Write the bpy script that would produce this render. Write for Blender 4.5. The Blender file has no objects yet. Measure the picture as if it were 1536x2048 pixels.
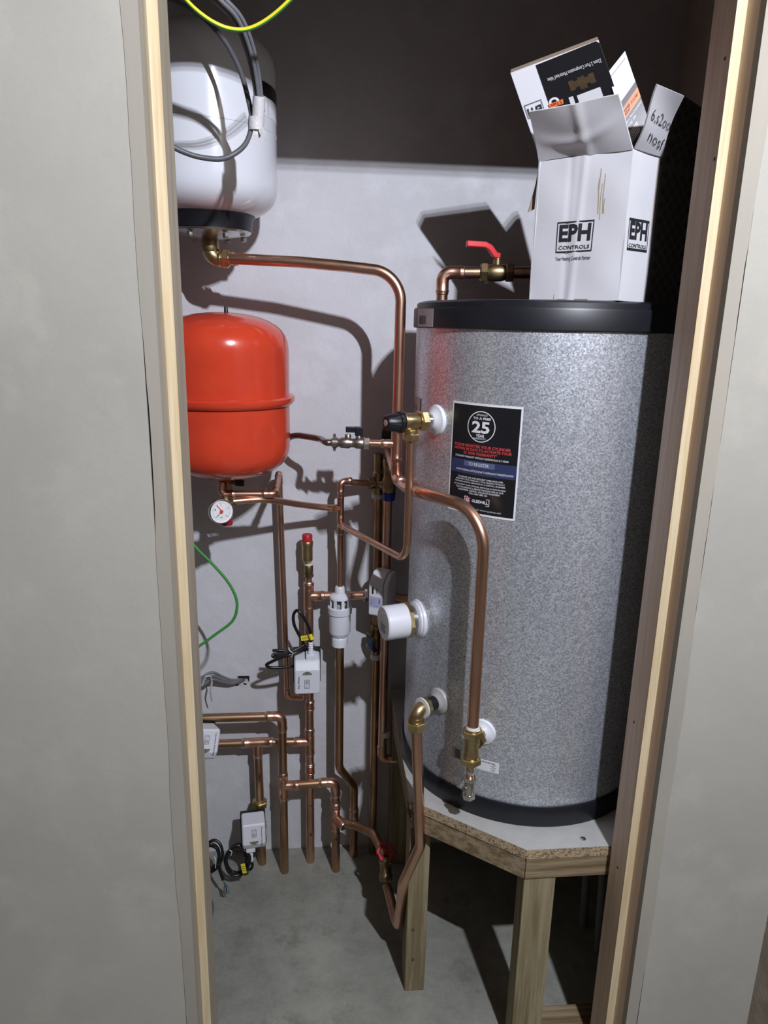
import bpy, bmesh, math, random
from mathutils import Vector as V, Matrix
from math import sin, cos, pi, radians, sqrt, atan2
random.seed(7)
S = bpy.context.scene
COL = S.collection

# ------------------------------------------------------------------ camera
CAMH, FPX = 1.5, 1420.0
_p, _y, _r = radians(14.8), radians(5.0), radians(1.25)
FWD = V((sin(_y)*cos(_p), cos(_y)*cos(_p), -sin(_p)))
_r0 = V((cos(_y), -sin(_y), 0)); _u0 = _r0.cross(FWD)
RGT = _r0*cos(_r) + _u0*sin(_r); UPV = _u0*cos(_r) - _r0*sin(_r)
EYE = V((0, 0, CAMH))
cd = bpy.data.cameras.new('camera'); cam = bpy.data.objects.new('camera', cd); COL.objects.link(cam)
cd.sensor_fit = 'VERTICAL'; cd.sensor_height = 36.0; cd.lens = FPX/2048*36.0; cd.clip_start = 0.02
M = Matrix.Identity(4)
for i in range(3):
    M[i][0] = RGT[i]; M[i][1] = UPV[i]; M[i][2] = -FWD[i]; M[i][3] = EYE[i]
cam.matrix_world = M
S.camera = cam

# ------------------------------------------------------------------ world, lamp, exposure
w = bpy.data.worlds.new('world'); S.world = w; w.use_nodes = True
w.node_tree.nodes['Background'].inputs[0].default_value = (0.05, 0.045, 0.04, 1)
w.node_tree.nodes['Background'].inputs[1].default_value = 1.0
LAMP = V((0.575, -0.35, 2.47)); AIM = V((0.05, 1.40, 0.95))
for k in (-1, 0, 1):                       # three small emitters of one ceiling spot lamp
    ld = bpy.data.lights.new('ceiling_spot', 'SPOT'); ld.energy = 69.0
    ld.spot_size = radians(165); ld.spot_blend = 1.0
    ld.color = (0.85, 0.88, 1.0); ld.shadow_soft_size = 0.008
    lo = bpy.data.objects.new('ceiling_spot', ld); COL.objects.link(lo)
    lo.location = LAMP + V((0.016*k, 0, -0.024*k))
    lo.rotation_euler = (AIM-LAMP).to_track_quat('-Z', 'Y').to_euler()
vs = S.view_settings
vs.view_transform = 'Standard'; vs.look = 'None'; vs.exposure = 0.0; vs.gamma = 1.0
vs.use_curve_mapping = False

# ------------------------------------------------------------------ pixel -> place helpers
def ray(px, py):
    return RGT*((px-768)/FPX) + UPV*(-(py-1024)/FPX) + FWD
def PY(px, py, Y):
    d = ray(px, py); return EYE + d*(Y/d.y)
def PZ(px, py, z):
    d = ray(px, py); return EYE + d*((z-CAMH)/d.z)
def PXW(px, py, X):
    d = ray(px, py); return EYE + d*(X/d.x)
def Yof(px, py, z):                        # depth at which a pixel reaches a height
    return PZ(px, py, z).y
TCX, TCY, TR = 0.461, 1.474, 0.272         # cylinder axis and radius
def TK(px, py, R=TR):
    d = ray(px, py); ox, oy = -TCX, -TCY
    a = d.x*d.x+d.y*d.y; b = 2*(ox*d.x+oy*d.y); c = ox*ox+oy*oy-R*R
    disc = max(b*b-4*a*c, 0); t = (-b-sqrt(disc))/(2*a)
    p = EYE + d*t; n = V((p.x-TCX, p.y-TCY, 0)).normalized()
    return p, n
def TKS(s, z, R=TR):                       # unrolled coordinate -> place on the shell
    a = s/TR; return V((TCX+R*sin(a), TCY-R*cos(a), z))
def UNR(p):
    return TR*atan2(p.x-TCX, TCY-p.y), p.z

# ------------------------------------------------------------------ materials
def _nt(name):
    m = bpy.data.materials.new(name); m.use_nodes = True
    return m, m.node_tree, m.node_tree.nodes['Principled BSDF']
def mat(name, col, rough=0.5, metal=0.0, var=0.0, vscale=20, bump=0.0, bscale=60, col2=None, stretch=(1, 1, 1),
        coat=0.0, spec=0.5, detail=4, ramp=(0.35, 0.65), rvar=0.0):
    m, nt, b = _nt(name); N = nt.nodes; L = nt.links
    b.inputs['Base Color'].default_value = (*col, 1); b.inputs['Roughness'].default_value = rough
    b.inputs['Metallic'].default_value = metal
    b.inputs['Specular IOR Level'].default_value = spec
    if coat: b.inputs['Coat Weight'].default_value = coat
    if var or bump or col2 or rvar:
        tc = N.new('ShaderNodeTexCoord'); mp = N.new('ShaderNodeMapping'); mp.inputs['Scale'].default_value = stretch
        L.new(tc.outputs['Object'], mp.inputs['Vector'])
    if var or col2 or rvar:
        n = N.new('ShaderNodeTexNoise'); n.inputs['Scale'].default_value = vscale; n.inputs['Detail'].default_value = detail
        L.new(mp.outputs[0], n.inputs['Vector'])
        r = N.new('ShaderNodeValToRGB'); r.color_ramp.elements[0].position = ramp[0]; r.color_ramp.elements[1].position = ramp[1]
        c2 = col2 if col2 else tuple(max(0, c*(1-var)) for c in col)
        r.color_ramp.elements[0].color = (*c2, 1); r.color_ramp.elements[1].color = (*col, 1)
        L.new(n.outputs['Fac'], r.inputs[0]); L.new(r.outputs[0], b.inputs['Base Color'])
        if rvar:
            mr = N.new('ShaderNodeMapRange'); mr.inputs['To Min'].default_value = rough+rvar; mr.inputs['To Max'].default_value = max(rough-rvar, .05)
            mr.inputs['From Min'].default_value = ramp[0]; mr.inputs['From Max'].default_value = ramp[1]
            L.new(n.outputs['Fac'], mr.inputs['Value']); L.new(mr.outputs[0], b.inputs['Roughness'])
    if bump:
        n2 = N.new('ShaderNodeTexNoise'); n2.inputs['Scale'].default_value = bscale; n2.inputs['Detail'].default_value = 5
        L.new(mp.outputs[0], n2.inputs['Vector'])
        bp = N.new('ShaderNodeBump'); bp.inputs['Strength'].default_value = bump; bp.inputs['Distance'].default_value = 0.004
        L.new(n2.outputs['Fac'], bp.inputs['Height']); L.new(bp.outputs[0], b.inputs['Normal'])
    return m
def mixnoise(nt, vec, scale, c_a, c_b, lo, hi, detail=6, rough=0.6):
    N = nt.nodes; L = nt.links
    n = N.new('ShaderNodeTexNoise'); n.inputs['Scale'].default_value = scale; n.inputs['Detail'].default_value = detail
    n.inputs['Roughness'].default_value = rough
    L.new(vec, n.inputs['Vector'])
    mr = N.new('ShaderNodeMapRange'); mr.inputs['From Min'].default_value = lo; mr.inputs['From Max'].default_value = hi
    L.new(n.outputs['Fac'], mr.inputs['Value'])
    mx = N.new('ShaderNodeMix'); mx.data_type = 'RGBA'
    L.new(mr.outputs[0], mx.inputs['Factor'])
    for k, c in ((6, c_a), (7, c_b)):
        if isinstance(c, tuple): mx.inputs[k].default_value = (*c, 1)
        else: L.new(c, mx.inputs[k])
    return mx.outputs[2]
def plaster(name, base, light, dark, bump=0.25, rough=0.85):
    m, nt, b = _nt(name); N = nt.nodes; L = nt.links
    tc = N.new('ShaderNodeTexCoord'); vec = tc.outputs['Object']
    c1 = mixnoise(nt, vec, 2.3, dark, base, 0.35, 0.6)
    c2 = mixnoise(nt, vec, 11, c1, light, 0.52, 0.78)
    c3 = mixnoise(nt, vec, 190, c2, dark, 0.60, 0.85, 2)
    L.new(c3, b.inputs['Base Color']); b.inputs['Roughness'].default_value = rough
    b.inputs['Specular IOR Level'].default_value = 0.25
    n = N.new('ShaderNodeTexNoise'); n.inputs['Scale'].default_value = 26; n.inputs['Detail'].default_value = 9; n.inputs['Roughness'].default_value = 0.62
    L.new(vec, n.inputs['Vector'])
    bp = N.new('ShaderNodeBump'); bp.inputs['Strength'].default_value = bump; bp.inputs['Distance'].default_value = 0.006
    L.new(n.outputs['Fac'], bp.inputs['Height']); L.new(bp.outputs[0], b.inputs['Normal'])
    return m
def wood(name, c1, c2, axis=2, ring=55, rough=0.65, knots=True):
    m, nt, b = _nt(name); N = nt.nodes; L = nt.links
    tc = N.new('ShaderNodeTexCoord'); mp = N.new('ShaderNodeMapping')
    sc = [1, 1, 1]; sc[axis] = 0.045
    mp.inputs['Scale'].default_value = sc; L.new(tc.outputs['Object'], mp.inputs['Vector'])
    col = mixnoise(nt, mp.outputs[0], ring*1.6, c2, c1, 0.38, 0.62, 3)
    col = mixnoise(nt, mp.outputs[0], ring*5, col, c2, 0.55, 0.80, 2)
    if knots:
        mp2 = N.new('ShaderNodeMapping'); s2 = [1, 1, 1]; s2[axis] = 0.45; mp2.inputs['Scale'].default_value = s2
        L.new(tc.outputs['Object'], mp2.inputs['Vector'])
        vo = N.new('ShaderNodeTexVoronoi'); vo.inputs['Scale'].default_value = 9; L.new(mp2.outputs[0], vo.inputs['Vector'])
        mr = N.new('ShaderNodeMapRange'); mr.inputs['From Min'].default_value = 0.035; mr.inputs['From Max'].default_value = 0.075
        L.new(vo.outputs['Distance'], mr.inputs['Value'])
        mx = N.new('ShaderNodeMix'); mx.data_type = 'RGBA'; mx.inputs[6].default_value = (c2[0]*.45, c2[1]*.35, c2[2]*.3, 1)
        L.new(mr.outputs[0], mx.inputs['Factor']); L.new(col, mx.inputs[7]); col = mx.outputs[2]
    L.new(col, b.inputs['Base Color']); b.inputs['Roughness'].default_value = rough; b.inputs['Specular IOR Level'].default_value = 0.3
    n = N.new('ShaderNodeTexNoise'); n.inputs['Scale'].default_value = ring*4; L.new(mp.outputs[0], n.inputs['Vector'])
    bp = N.new('ShaderNodeBump'); bp.inputs['Strength'].default_value = 0.3; bp.inputs['Distance'].default_value = 0.002
    L.new(n.outputs['Fac'], bp.inputs['Height']); L.new(bp.outputs[0], b.inputs['Normal'])
    return m
def galvanised():
    m, nt, b = _nt('galvanised_steel'); N = nt.nodes; L = nt.links
    tc = N.new('ShaderNodeTexCoord')
    vo = N.new('ShaderNodeTexVoronoi'); vo.inputs['Scale'].default_value = 420; L.new(tc.outputs['Object'], vo.inputs['Vector'])
    sp = N.new('ShaderNodeSeparateColor'); L.new(vo.outputs['Color'], sp.inputs[0])
    r = N.new('ShaderNodeValToRGB'); e = r.color_ramp.elements
    e[0].position = 0.05; e[0].color = (0.44, 0.47, 0.52, 1); e[1].position = 0.95; e[1].color = (0.90, 0.94, 1.0, 1)
    L.new(sp.outputs[0], r.inputs[0]); L.new(r.outputs[0], b.inputs['Base Color'])
    b.inputs['Metallic'].default_value = 0.72
    mr = N.new('ShaderNodeMapRange'); mr.inputs['To Min'].default_value = 0.30; mr.inputs['To Max'].default_value = 0.44
    L.new(sp.outputs[1], mr.inputs['Value']); L.new(mr.outputs[0], b.inputs['Roughness'])
    bp = N.new('ShaderNodeBump'); bp.inputs['Strength'].default_value = 0.22; bp.inputs['Distance'].default_value = 0.001
    L.new(sp.outputs[2], bp.inputs['Height']); L.new(bp.outputs[0], b.inputs['Normal'])
    return m
def concrete():
    m, nt, b = _nt('concrete'); N = nt.nodes; L = nt.links
    tc = N.new('ShaderNodeTexCoord'); vec = tc.outputs['Object']
    c = mixnoise(nt, vec, 3.2, (0.195, 0.198, 0.168), (0.335, 0.338, 0.29), 0.36, 0.64, 10, 0.75)
    c = mixnoise(nt, vec, 9, c, (0.13, 0.13, 0.105), 0.54, 0.80, 9, 0.75)
    c = mixnoise(nt, vec, 120, c, (0.50, 0.49, 0.44), 0.64, 0.8, 3, 0.7)
    c = mixnoise(nt, vec, 60, c, (0.09, 0.085, 0.07), 0.66, 0.8, 3, 0.7)
    L.new(c, b.inputs['Base Color']); b.inputs['Roughness'].default_value = 0.9; b.inputs['Specular IOR Level'].default_value = 0.25
    n = N.new('ShaderNodeTexNoise'); n.inputs['Scale'].default_value = 45; n.inputs['Detail'].default_value = 10; L.new(vec, n.inputs['Vector'])
    bp = N.new('ShaderNodeBump'); bp.inputs['Strength'].default_value = 0.35; bp.inputs['Distance'].default_value = 0.006
    L.new(n.outputs['Fac'], bp.inputs['Height']); L.new(bp.outputs[0], b.inputs['Normal'])
    return m
def chipboard():
    m, nt, b = _nt('chipboard'); N = nt.nodes; L = nt.links
    tc = N.new('ShaderNodeTexCoord'); vec = tc.outputs['Object']
    vo = N.new('ShaderNodeTexVoronoi'); vo.inputs['Scale'].default_value = 330; L.new(vec, vo.inputs['Vector'])
    sp = N.new('ShaderNodeSeparateColor'); L.new(vo.outputs['Color'], sp.inputs[0])
    r = N.new('ShaderNodeValToRGB'); e = r.color_ramp.elements
    e[0].position = 0.0; e[0].color = (0.14, 0.085, 0.045, 1); e[1].position = 0.6; e[1].color = (0.47, 0.36, 0.22, 1)
    L.new(sp.outputs[0], r.inputs[0]); L.new(r.outputs[0], b.inputs['Base Color']); b.inputs['Roughness'].default_value = 0.9
    bp = N.new('ShaderNodeBump'); bp.inputs['Strength'].default_value = 0.7; bp.inputs['Distance'].default_value = 0.002
    L.new(sp.outputs[1], bp.inputs['Height']); L.new(bp.outputs[0], b.inputs['Normal'])
    return m

M_WALL = plaster('plaster_wall', (0.64, 0.64, 0.66), (0.70, 0.70, 0.725), (0.55, 0.55, 0.555), 0.38)
M_SIDE = plaster('raw_plaster', (0.42, 0.36, 0.30), (0.50, 0.44, 0.38), (0.30, 0.26, 0.21), 0.4)
M_BOARD = plaster('skimmed_board', (0.43, 0.415, 0.355), (0.47, 0.45, 0.385), (0.385, 0.37, 0.32), 0.12)
M_ROOM = plaster('room_plaster', (0.36, 0.28, 0.225), (0.39, 0.31, 0.25), (0.33, 0.255, 0.20), 0.2)
M_FLOOR = concrete()
M_PINE = wood('pine', (0.72, 0.61, 0.40), (0.60, 0.47, 0.27), 2, 40)
M_PINE_R = wood('reddish_pine', (0.76, 0.62, 0.51), (0.66, 0.50, 0.38), 2, 40)
M_DUST_SHADE = wood('dusty_shaded_pine', (0.43, 0.385, 0.30), (0.35, 0.30, 0.22), 2, 40)  # greyed by plaster dust and by grazing-light shade put into the colour
M_SKIM = mat('beige_skim', (0.40, 0.365, 0.295), 0.85, col2=(0.345, 0.325, 0.275), vscale=14, stretch=(1, 1, .12), bump=.2, bscale=40)
M_TIMBER_Z = wood('treated_timber_upright', (0.33, 0.28, 0.165), (0.19, 0.15, 0.08), 2, 48)
M_TIMBER_X = wood('treated_timber_rail', (0.33, 0.26, 0.16), (0.17, 0.115, 0.06), 0, 48)
M_CHIP = chipboard()
M_LAM = mat('pale_board_face', (0.46, 0.46, 0.43), 0.6, var=0.1, vscale=30)
M_GALV = galvanised()
M_BLACK = mat('black_plastic', (0.010, 0.011, 0.015), 0.40, var=0.2, vscale=40)
M_BLACKG = mat('black_cable', (0.008, 0.008, 0.009), 0.30)
M_DARK = mat('dark_void', (0.012, 0.012, 0.012), 0.8)
M_WHITEP = mat('white_enamel', (0.74, 0.76, 0.80), 0.16, coat=0.3, var=.03, vscale=6)
M_RED = mat('red_enamel', (0.66, 0.062, 0.024), 0.20, coat=0.25, col2=(0.60, 0.052, 0.022), vscale=14)
M_REDP = mat('red_plastic', (0.45, 0.02, 0.03), 0.4)
M_REDL = mat('red_rubber_grip', (0.72, 0.035, 0.04), 0.4)
M_WPL = mat('white_plastic', (0.74, 0.76, 0.80), 0.35)
M_WPL2 = mat('pale_grey_plastic', (0.68, 0.69, 0.69), 0.38)
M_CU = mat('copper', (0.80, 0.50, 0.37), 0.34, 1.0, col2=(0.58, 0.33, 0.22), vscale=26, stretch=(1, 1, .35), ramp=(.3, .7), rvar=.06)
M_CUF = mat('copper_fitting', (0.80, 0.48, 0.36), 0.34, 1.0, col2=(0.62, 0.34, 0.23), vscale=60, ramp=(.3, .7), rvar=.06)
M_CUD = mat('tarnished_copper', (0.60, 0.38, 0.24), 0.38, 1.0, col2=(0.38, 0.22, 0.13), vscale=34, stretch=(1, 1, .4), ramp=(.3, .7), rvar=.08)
M_HOSE = mat('braided_hose', (0.30, 0.24, 0.23), 0.35, 1.0)
M_SOLD = mat('solder', (0.72, 0.70, 0.68), 0.32, 1.0)
M_BRASS = mat('brass', (0.64, 0.51, 0.27), 0.36, 1.0, col2=(0.48, 0.37, 0.18), vscale=50)
M_BRASSD = mat('dull_brass', (0.40, 0.31, 0.17), 0.42, 1.0, col2=(0.26, 0.19, 0.10), vscale=60)
M_CAST = mat('grey_cast_brass', (0.45, 0.41, 0.36), 0.38, 1.0, col2=(0.34, 0.31, 0.27), vscale=60)
M_CHROME = mat('chrome', (0.80, 0.80, 0.80), 0.14, 1.0)
M_NICKEL = mat('nickel', (0.62, 0.60, 0.55), 0.25, 1.0)
M_ZINC = mat('zinc_plate', (0.60, 0.61, 0.60), 0.30, 1.0, col2=(0.45, 0.45, 0.44), vscale=25)
M_PTFE = mat('jointing_tape', (0.70, 0.68, 0.66), 0.7)
M_GREYC = mat('grey_cable', (0.17, 0.175, 0.19), 0.45, var=.15, vscale=30)
M_GREYD = mat('dark_grey_cable', (0.10, 0.10, 0.11), 0.45)
M_TAPE = mat('white_tape', (0.62, 0.61, 0.61), 0.5, bump=.4, bscale=90)
M_YEL = mat('yellow_insulation', (0.82, 0.70, 0.03), 0.4)
M_GRN = mat('green_insulation', (0.05, 0.27, 0.05), 0.4)
M_TAG = mat('yellow_tag', (0.85, 0.72, 0.03), 0.5)
M_CARD = mat('white_card', (0.66, 0.66, 0.68), 0.6, var=.08, vscale=9, bump=.12, bscale=18)
M_CARDB = mat('brown_card', (0.34, 0.26, 0.18), 0.8, var=.15, vscale=40)
M_PBLK = mat('black_print', (0.012, 0.012, 0.014), 0.30)
M_INK = mat('black_ink', (0.02, 0.02, 0.025), 0.55)
M_STAIN = mat('tan_stain', (0.44, 0.38, 0.25), 0.65)
M_ORG = mat('orange_print', (0.85, 0.20, 0.05), 0.45)
M_PWHT = mat('white_print', (0.78, 0.78, 0.82), 0.45)
M_PRED = mat('red_print', (0.62, 0.07, 0.07), 0.4)
M_PBLU = mat('blue_print', (0.035, 0.045, 0.11), 0.3)
M_PBLU2 = mat('light_blue_print', (0.10, 0.13, 0.24), 0.3)
M_STK = mat('clear_label', (0.46, 0.42, 0.44), 0.35)
M_DCARD = mat('dark_patterned_card', (0.085, 0.078, 0.075), 0.7)
M_DCARD2 = mat('pattern_ink', (0.035, 0.033, 0.033), 0.7)
M_BLUEH = mat('blue_grip', (0.012, 0.016, 0.05), 0.35)
M_BLUEK = mat('blue_knob', (0.02, 0.025, 0.30), 0.35)
M_LILAC = mat('lilac_print', (0.45, 0.45, 0.66), 0.5)
M_DIAL = mat('dial_white', (0.80, 0.80, 0.80), 0.5)
M_GLASSY = mat('lens_green', (0.20, 0.20, 0.16), 0.2)
M_TRANS = mat('cloudy_disc', (0.42, 0.41, 0.39), 0.4)
M_GREYPIPE = mat('grey_conduit', (0.20, 0.20, 0.20), 0.6)

# ------------------------------------------------------------------ mesh builder
def frame(d):
    d = d.normalized(); a = V((0, 0, 1)) if abs(d.z) < 0.9 else V((1, 0, 0))
    x = a.cross(d).normalized(); return x, d.cross(x).normalized()
class MB:
    def __init__(s, m=None): s.v = []; s.f = []; s.mi = []; s.mats = []; s.cur = 0; (m and s.use(m))
    def use(s, m):
        if m not in s.mats: s.mats.append(m)
        s.cur = s.mats.index(m); return s
    def add(s, vs, fs):
        o = len(s.v); s.v += [V(p) for p in vs]; s.f += [tuple(i+o for i in f) for f in fs]; s.mi += [s.cur]*len(fs); return s
    def loft(s, rings, cap=True, closed=False):
        n = len(rings[0]); vs = [p for r in rings for p in r]; fs = []
        k = len(rings)
        for i in range(k if closed else k-1):
            j = (i+1) % k
            for a in range(n):
                b = (a+1) % n; fs.append((i*n+a, i*n+b, j*n+b, j*n+a))
        if cap and not closed:
            fs.append(tuple(range(n-1, -1, -1))); fs.append(tuple((k-1)*n+a for a in range(n)))
        return s.add(vs, fs)
    def tube(s, pts, r, seg=14, cap=True, closed=False):
        pts = [V(p) for p in pts]; n = len(pts); rings = []; X = None
        for i, p in enumerate(pts):
            if closed: d = (pts[(i+1) % n]-pts[i-1]).normalized()
            else: d = (pts[min(i+1, n-1)]-pts[max(i-1, 0)]).normalized()
            if X is None: X, Yv = frame(d)
            else:
                X = (X-d*X.dot(d)).normalized(); Yv = d.cross(X)
            rr = r[i] if isinstance(r, (list, tuple)) else r
            rings.append([p+X*(rr*cos(2*pi*a/seg))+Yv*(rr*sin(2*pi*a/seg)) for a in range(seg)])
        return s.loft(rings, cap, closed)
    def lathe(s, o, d, prof, seg=24, rot=0.0, up=None):
        d = d.normalized(); X, Yv = frame(d); o = V(o)
        rings = [[o+d*t+X*(max(r, 1e-5)*cos(2*pi*a/seg+rot))+Yv*(max(r, 1e-5)*sin(2*pi*a/seg+rot)) for a in range(seg)] for t, r in prof]
        return s.loft(rings)
    def hexn(s, o, d, r, l):
        return s.lathe(o, d, [(0, r*.9), (l*.12, r), (l*.88, r), (l, r*.9)], 6)
    def box(s, c, ex, ey, ez):
        c = V(c); ex = V(ex); ey = V(ey); ez = V(ez)
        vs = [c+ex*i+ey*j+ez*k for i in (-1, 1) for j in (-1, 1) for k in (-1, 1)]
        return s.add(vs, [(0, 1, 3, 2), (4, 6, 7, 5), (0, 4, 5, 1), (2, 3, 7, 6), (0, 2, 6, 4), (1, 5, 7, 3)])
    def aabb(s, a, b):
        a = V(a); b = V(b); c = (a+b)/2; h = (b-a)/2
        return s.box(c, (h.x, 0, 0), (0, h.y, 0), (0, 0, h.z))
    def prism(s, poly, dv):
        n = len(poly); poly = [V(p) for p in poly]; dv = V(dv)
        fs = [tuple(range(n-1, -1, -1)), tuple(range(n, 2*n))]
        fs += [(i, (i+1) % n, n+(i+1) % n, n+i) for i in range(n)]
        return s.add(poly+[p+dv for p in poly], fs)
    def strap(s, pts, side, w, th):
        pts = [V(p) for p in pts]; n = len(pts); side = V(side).normalized(); rings = []
        for i, p in enumerate(pts):
            d = (pts[min(i+1, n-1)]-pts[max(i-1, 0)]).normalized()
            sd = (side-d*side.dot(d)).normalized(); nn = d.cross(sd)
            ww = w[i] if isinstance(w, (list, tuple)) else w
            rings.append([p+sd*ww/2+nn*th/2, p-sd*ww/2+nn*th/2, p-sd*ww/2-nn*th/2, p+sd*ww/2-nn*th/2])
        return s.loft(rings)
    def surf(s, fn, nu, nv, th=0.0):
        """slab following fn(u,v)->(pos,normal)"""
        top = []; bot = []
        for j in range(nv+1):
            for i in range(nu+1):
                p, n = fn(i/nu, j/nv); top.append(p); bot.append(p-n*th)
        W = nu+1; fs = []; T = W*(nv+1)
        for j in range(nv):
            for i in range(nu):
                a = j*W+i; fs.append((a, a+1, a+W+1, a+W)); fs.append((T+a, T+a+W, T+a+W+1, T+a+1))
        edge = [i for i in range(nu)] + [nu+j*W for j in range(nv)] + [nv*W+nu-i for i in range(nu)] + [(nv-j)*W for j in range(nv)]
        for k in range(len(edge)):
            a, b = edge[k], edge[(k+1) % len(edge)]; fs.append((a, T+a, T+b, b))
        return s.add(top+bot, fs)
    def flat(s, polys, fn):
        """2-D faces mapped by fn(u,v)->pos; polys = (verts2d, faces)"""
        vs, fs = polys
        return s.add([fn(x, y) for x, y in vs], fs)

ORG = {}
def _mk(name, mb, org, parent, smooth, bevel):
    me = bpy.data.meshes.new(name)
    me.from_pydata([p-org for p in mb.v], [], mb.f)
    for m in mb.mats: me.materials.append(m)
    me.polygons.foreach_set('material_index', mb.mi)
    bm = bmesh.new(); bm.from_mesh(me); bmesh.ops.recalc_face_normals(bm, faces=bm.faces); bm.to_mesh(me); bm.free()
    if smooth:
        me.shade_smooth(); me.set_sharp_from_angle(angle=radians(38))
    o = bpy.data.objects.new(name, me); COL.objects.link(o)
    if bevel:
        b = o.modifiers.new('bevel', 'BEVEL'); b.width = bevel; b.segments = 2; b.limit_method = 'ANGLE'; b.angle_limit = radians(40)
    if parent: o.parent = parent
    else: o.location = org
    ORG[o] = org
    return o
def tag(o, label=None, cat=None, group=None, kind=None):
    if label: o['label'] = label
    if cat: o['category'] = cat
    if group: o['group'] = group
    if kind: o['kind'] = kind
    return o
def thing(name, label, cat, loc, group=None):
    o = bpy.data.objects.new(name, None); COL.objects.link(o); o.location = loc; o.empty_display_size = 0.03
    ORG[o] = V(loc); return tag(o, label, cat, group)
def part(name, mb, parent, label=None, smooth=True, bevel=0):
    return tag(_mk(name, mb, ORG[parent], parent, smooth, bevel), label)
def solo(name, mb, label, cat, group=None, kind=None, smooth=True, bevel=0, org=None):
    if org is None:
        xs = [p.x for p in mb.v]; ys = [p.y for p in mb.v]; zs = [p.z for p in mb.v]
        org = V(((min(xs)+max(xs))/2, (min(ys)+max(ys))/2, min(zs)))
    return tag(_mk(name, mb, org, None, smooth, bevel), label, cat, group, kind)

def fillet(pts, rads, n=8):
    pts = [V(p) for p in pts]; out = [pts[0]]
    for i in range(1, len(pts)-1):
        p = pts[i]; r = rads[i-1] if isinstance(rads, (list, tuple)) else rads
        a = (pts[i-1]-p).normalized(); b = (pts[i+1]-p).normalized()
        ang = a.angle(b)
        if r <= 0 or ang > pi-0.02: out.append(p); continue
        t = min(r/math.tan(ang/2), 0.49*(pts[i-1]-p).length if i > 1 else .95*(pts[i-1]-p).length, 0.49*(pts[i+1]-p).length if i < len(pts)-2 else .95*(pts[i+1]-p).length)
        r = t*math.tan(ang/2)
        c = p + (a+b).normalized()*(r/sin(ang/2))
        v0 = (p+a*t)-c; v1 = (p+b*t)-c
        th = v0.angle(v1); ax = v0.cross(v1).normalized()
        for k in range(n+1):
            out.append(c + Matrix.Rotation(th*k/n, 3, ax) @ v0)
    out.append(pts[-1]); return out
def spline(pts, n=6):
    pts = [V(p) for p in pts]; out = []
    q = [pts[0]*2-pts[1]]+pts+[pts[-1]*2-pts[-2]]
    for i in range(1, len(q)-2):
        p0, p1, p2, p3 = q[i-1:i+3]
        for k in range(n):
            t = k/n
            out.append(0.5*((2*p1)+(p2-p0)*t+(2*p0-5*p1+4*p2-p3)*t*t+(3*p1-p0-3*p2+p3)*t*t*t))
    out.append(pts[-1]); return out

# text outlines as 2-D faces (built-in font)
_tc = {}
def text2d(s, size=1.0, bold=0.0, align='CENTER', res=2):
    k = (s, bold, align, res)
    if k not in _tc:
        cu = bpy.data.curves.new('lettering', 'FONT'); cu.body = s; cu.size = 1.0; cu.align_x = align; cu.align_y = 'CENTER'
        cu.resolution_u = res; cu.offset = bold
        o = bpy.data.objects.new('lettering', cu); COL.objects.link(o)
        dg = bpy.context.evaluated_depsgraph_get(); me = bpy.data.meshes.new_from_object(o.evaluated_get(dg))
        vs = [(v.co.x, v.co.y) for v in me.vertices]; fs = [tuple(p.vertices) for p in me.polygons]
        bpy.data.objects.remove(o); bpy.data.curves.remove(cu); bpy.data.meshes.remove(me)
        _tc[k] = (vs, fs)
    vs, fs = _tc[k]
    return [(x*size, y*size) for x, y in vs], fs
def fitted(s, w, h, bold=0.0):
    """text scaled to width w and cap height h, centred on 0,0"""
    vs, fs = text2d(s, 1.0, bold)
    if not vs: return vs, fs
    x0 = min(v[0] for v in vs); x1 = max(v[0] for v in vs); y0 = min(v[1] for v in vs); y1 = max(v[1] for v in vs)
    return [((x-(x0+x1)/2)/(x1-x0)*w, (y-(y0+y1)/2)/(y1-y0)*h) for x, y in vs], fs
def shift(poly, dx, dy, rot=0.0):
    c, s_ = cos(rot), sin(rot)
    return [(x*c-y*s_+dx, x*s_+y*c+dy) for x, y in poly[0]], poly[1]
def rect2(x0, y0, x1, y1):
    return [(x0, y0), (x1, y0), (x1, y1), (x0, y1)], [(0, 1, 2, 3)]
def frame2(x0, y0, x1, y1, t):
    return ([(x0, y0), (x1, y0), (x1, y1), (x0, y1), (x0+t, y0+t), (x1-t, y0+t), (x1-t, y1-t), (x0+t, y1-t)],
            [(0, 1, 5, 4), (1, 2, 6, 5), (2, 3, 7, 6), (3, 0, 4, 7)])
def ring2(cx, cy, r0, r1, n=32, sy=1.0):
    vs = [(cx+r*cos(2*pi*i/n), cy+r*sy*sin(2*pi*i/n)) for r in (r0, r1) for i in range(n)]
    return vs, [(i, (i+1) % n, n+(i+1) % n, n+i) for i in range(n)]
def stroke2(pts, t):
    vs = []; fs = []
    for i, (x, y) in enumerate(pts):
        a = pts[max(i-1, 0)]; b = pts[min(i+1, len(pts)-1)]
        dx, dy = b[0]-a[0], b[1]-a[1]; l = math.hypot(dx, dy) or 1
        vs += [(x-dy/l*t/2, y+dx/l*t/2), (x+dy/l*t/2, y-dx/l*t/2)]
        if i: k = 2*i; fs.append((k-2, k-1, k+1, k))
    return vs, fs

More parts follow.
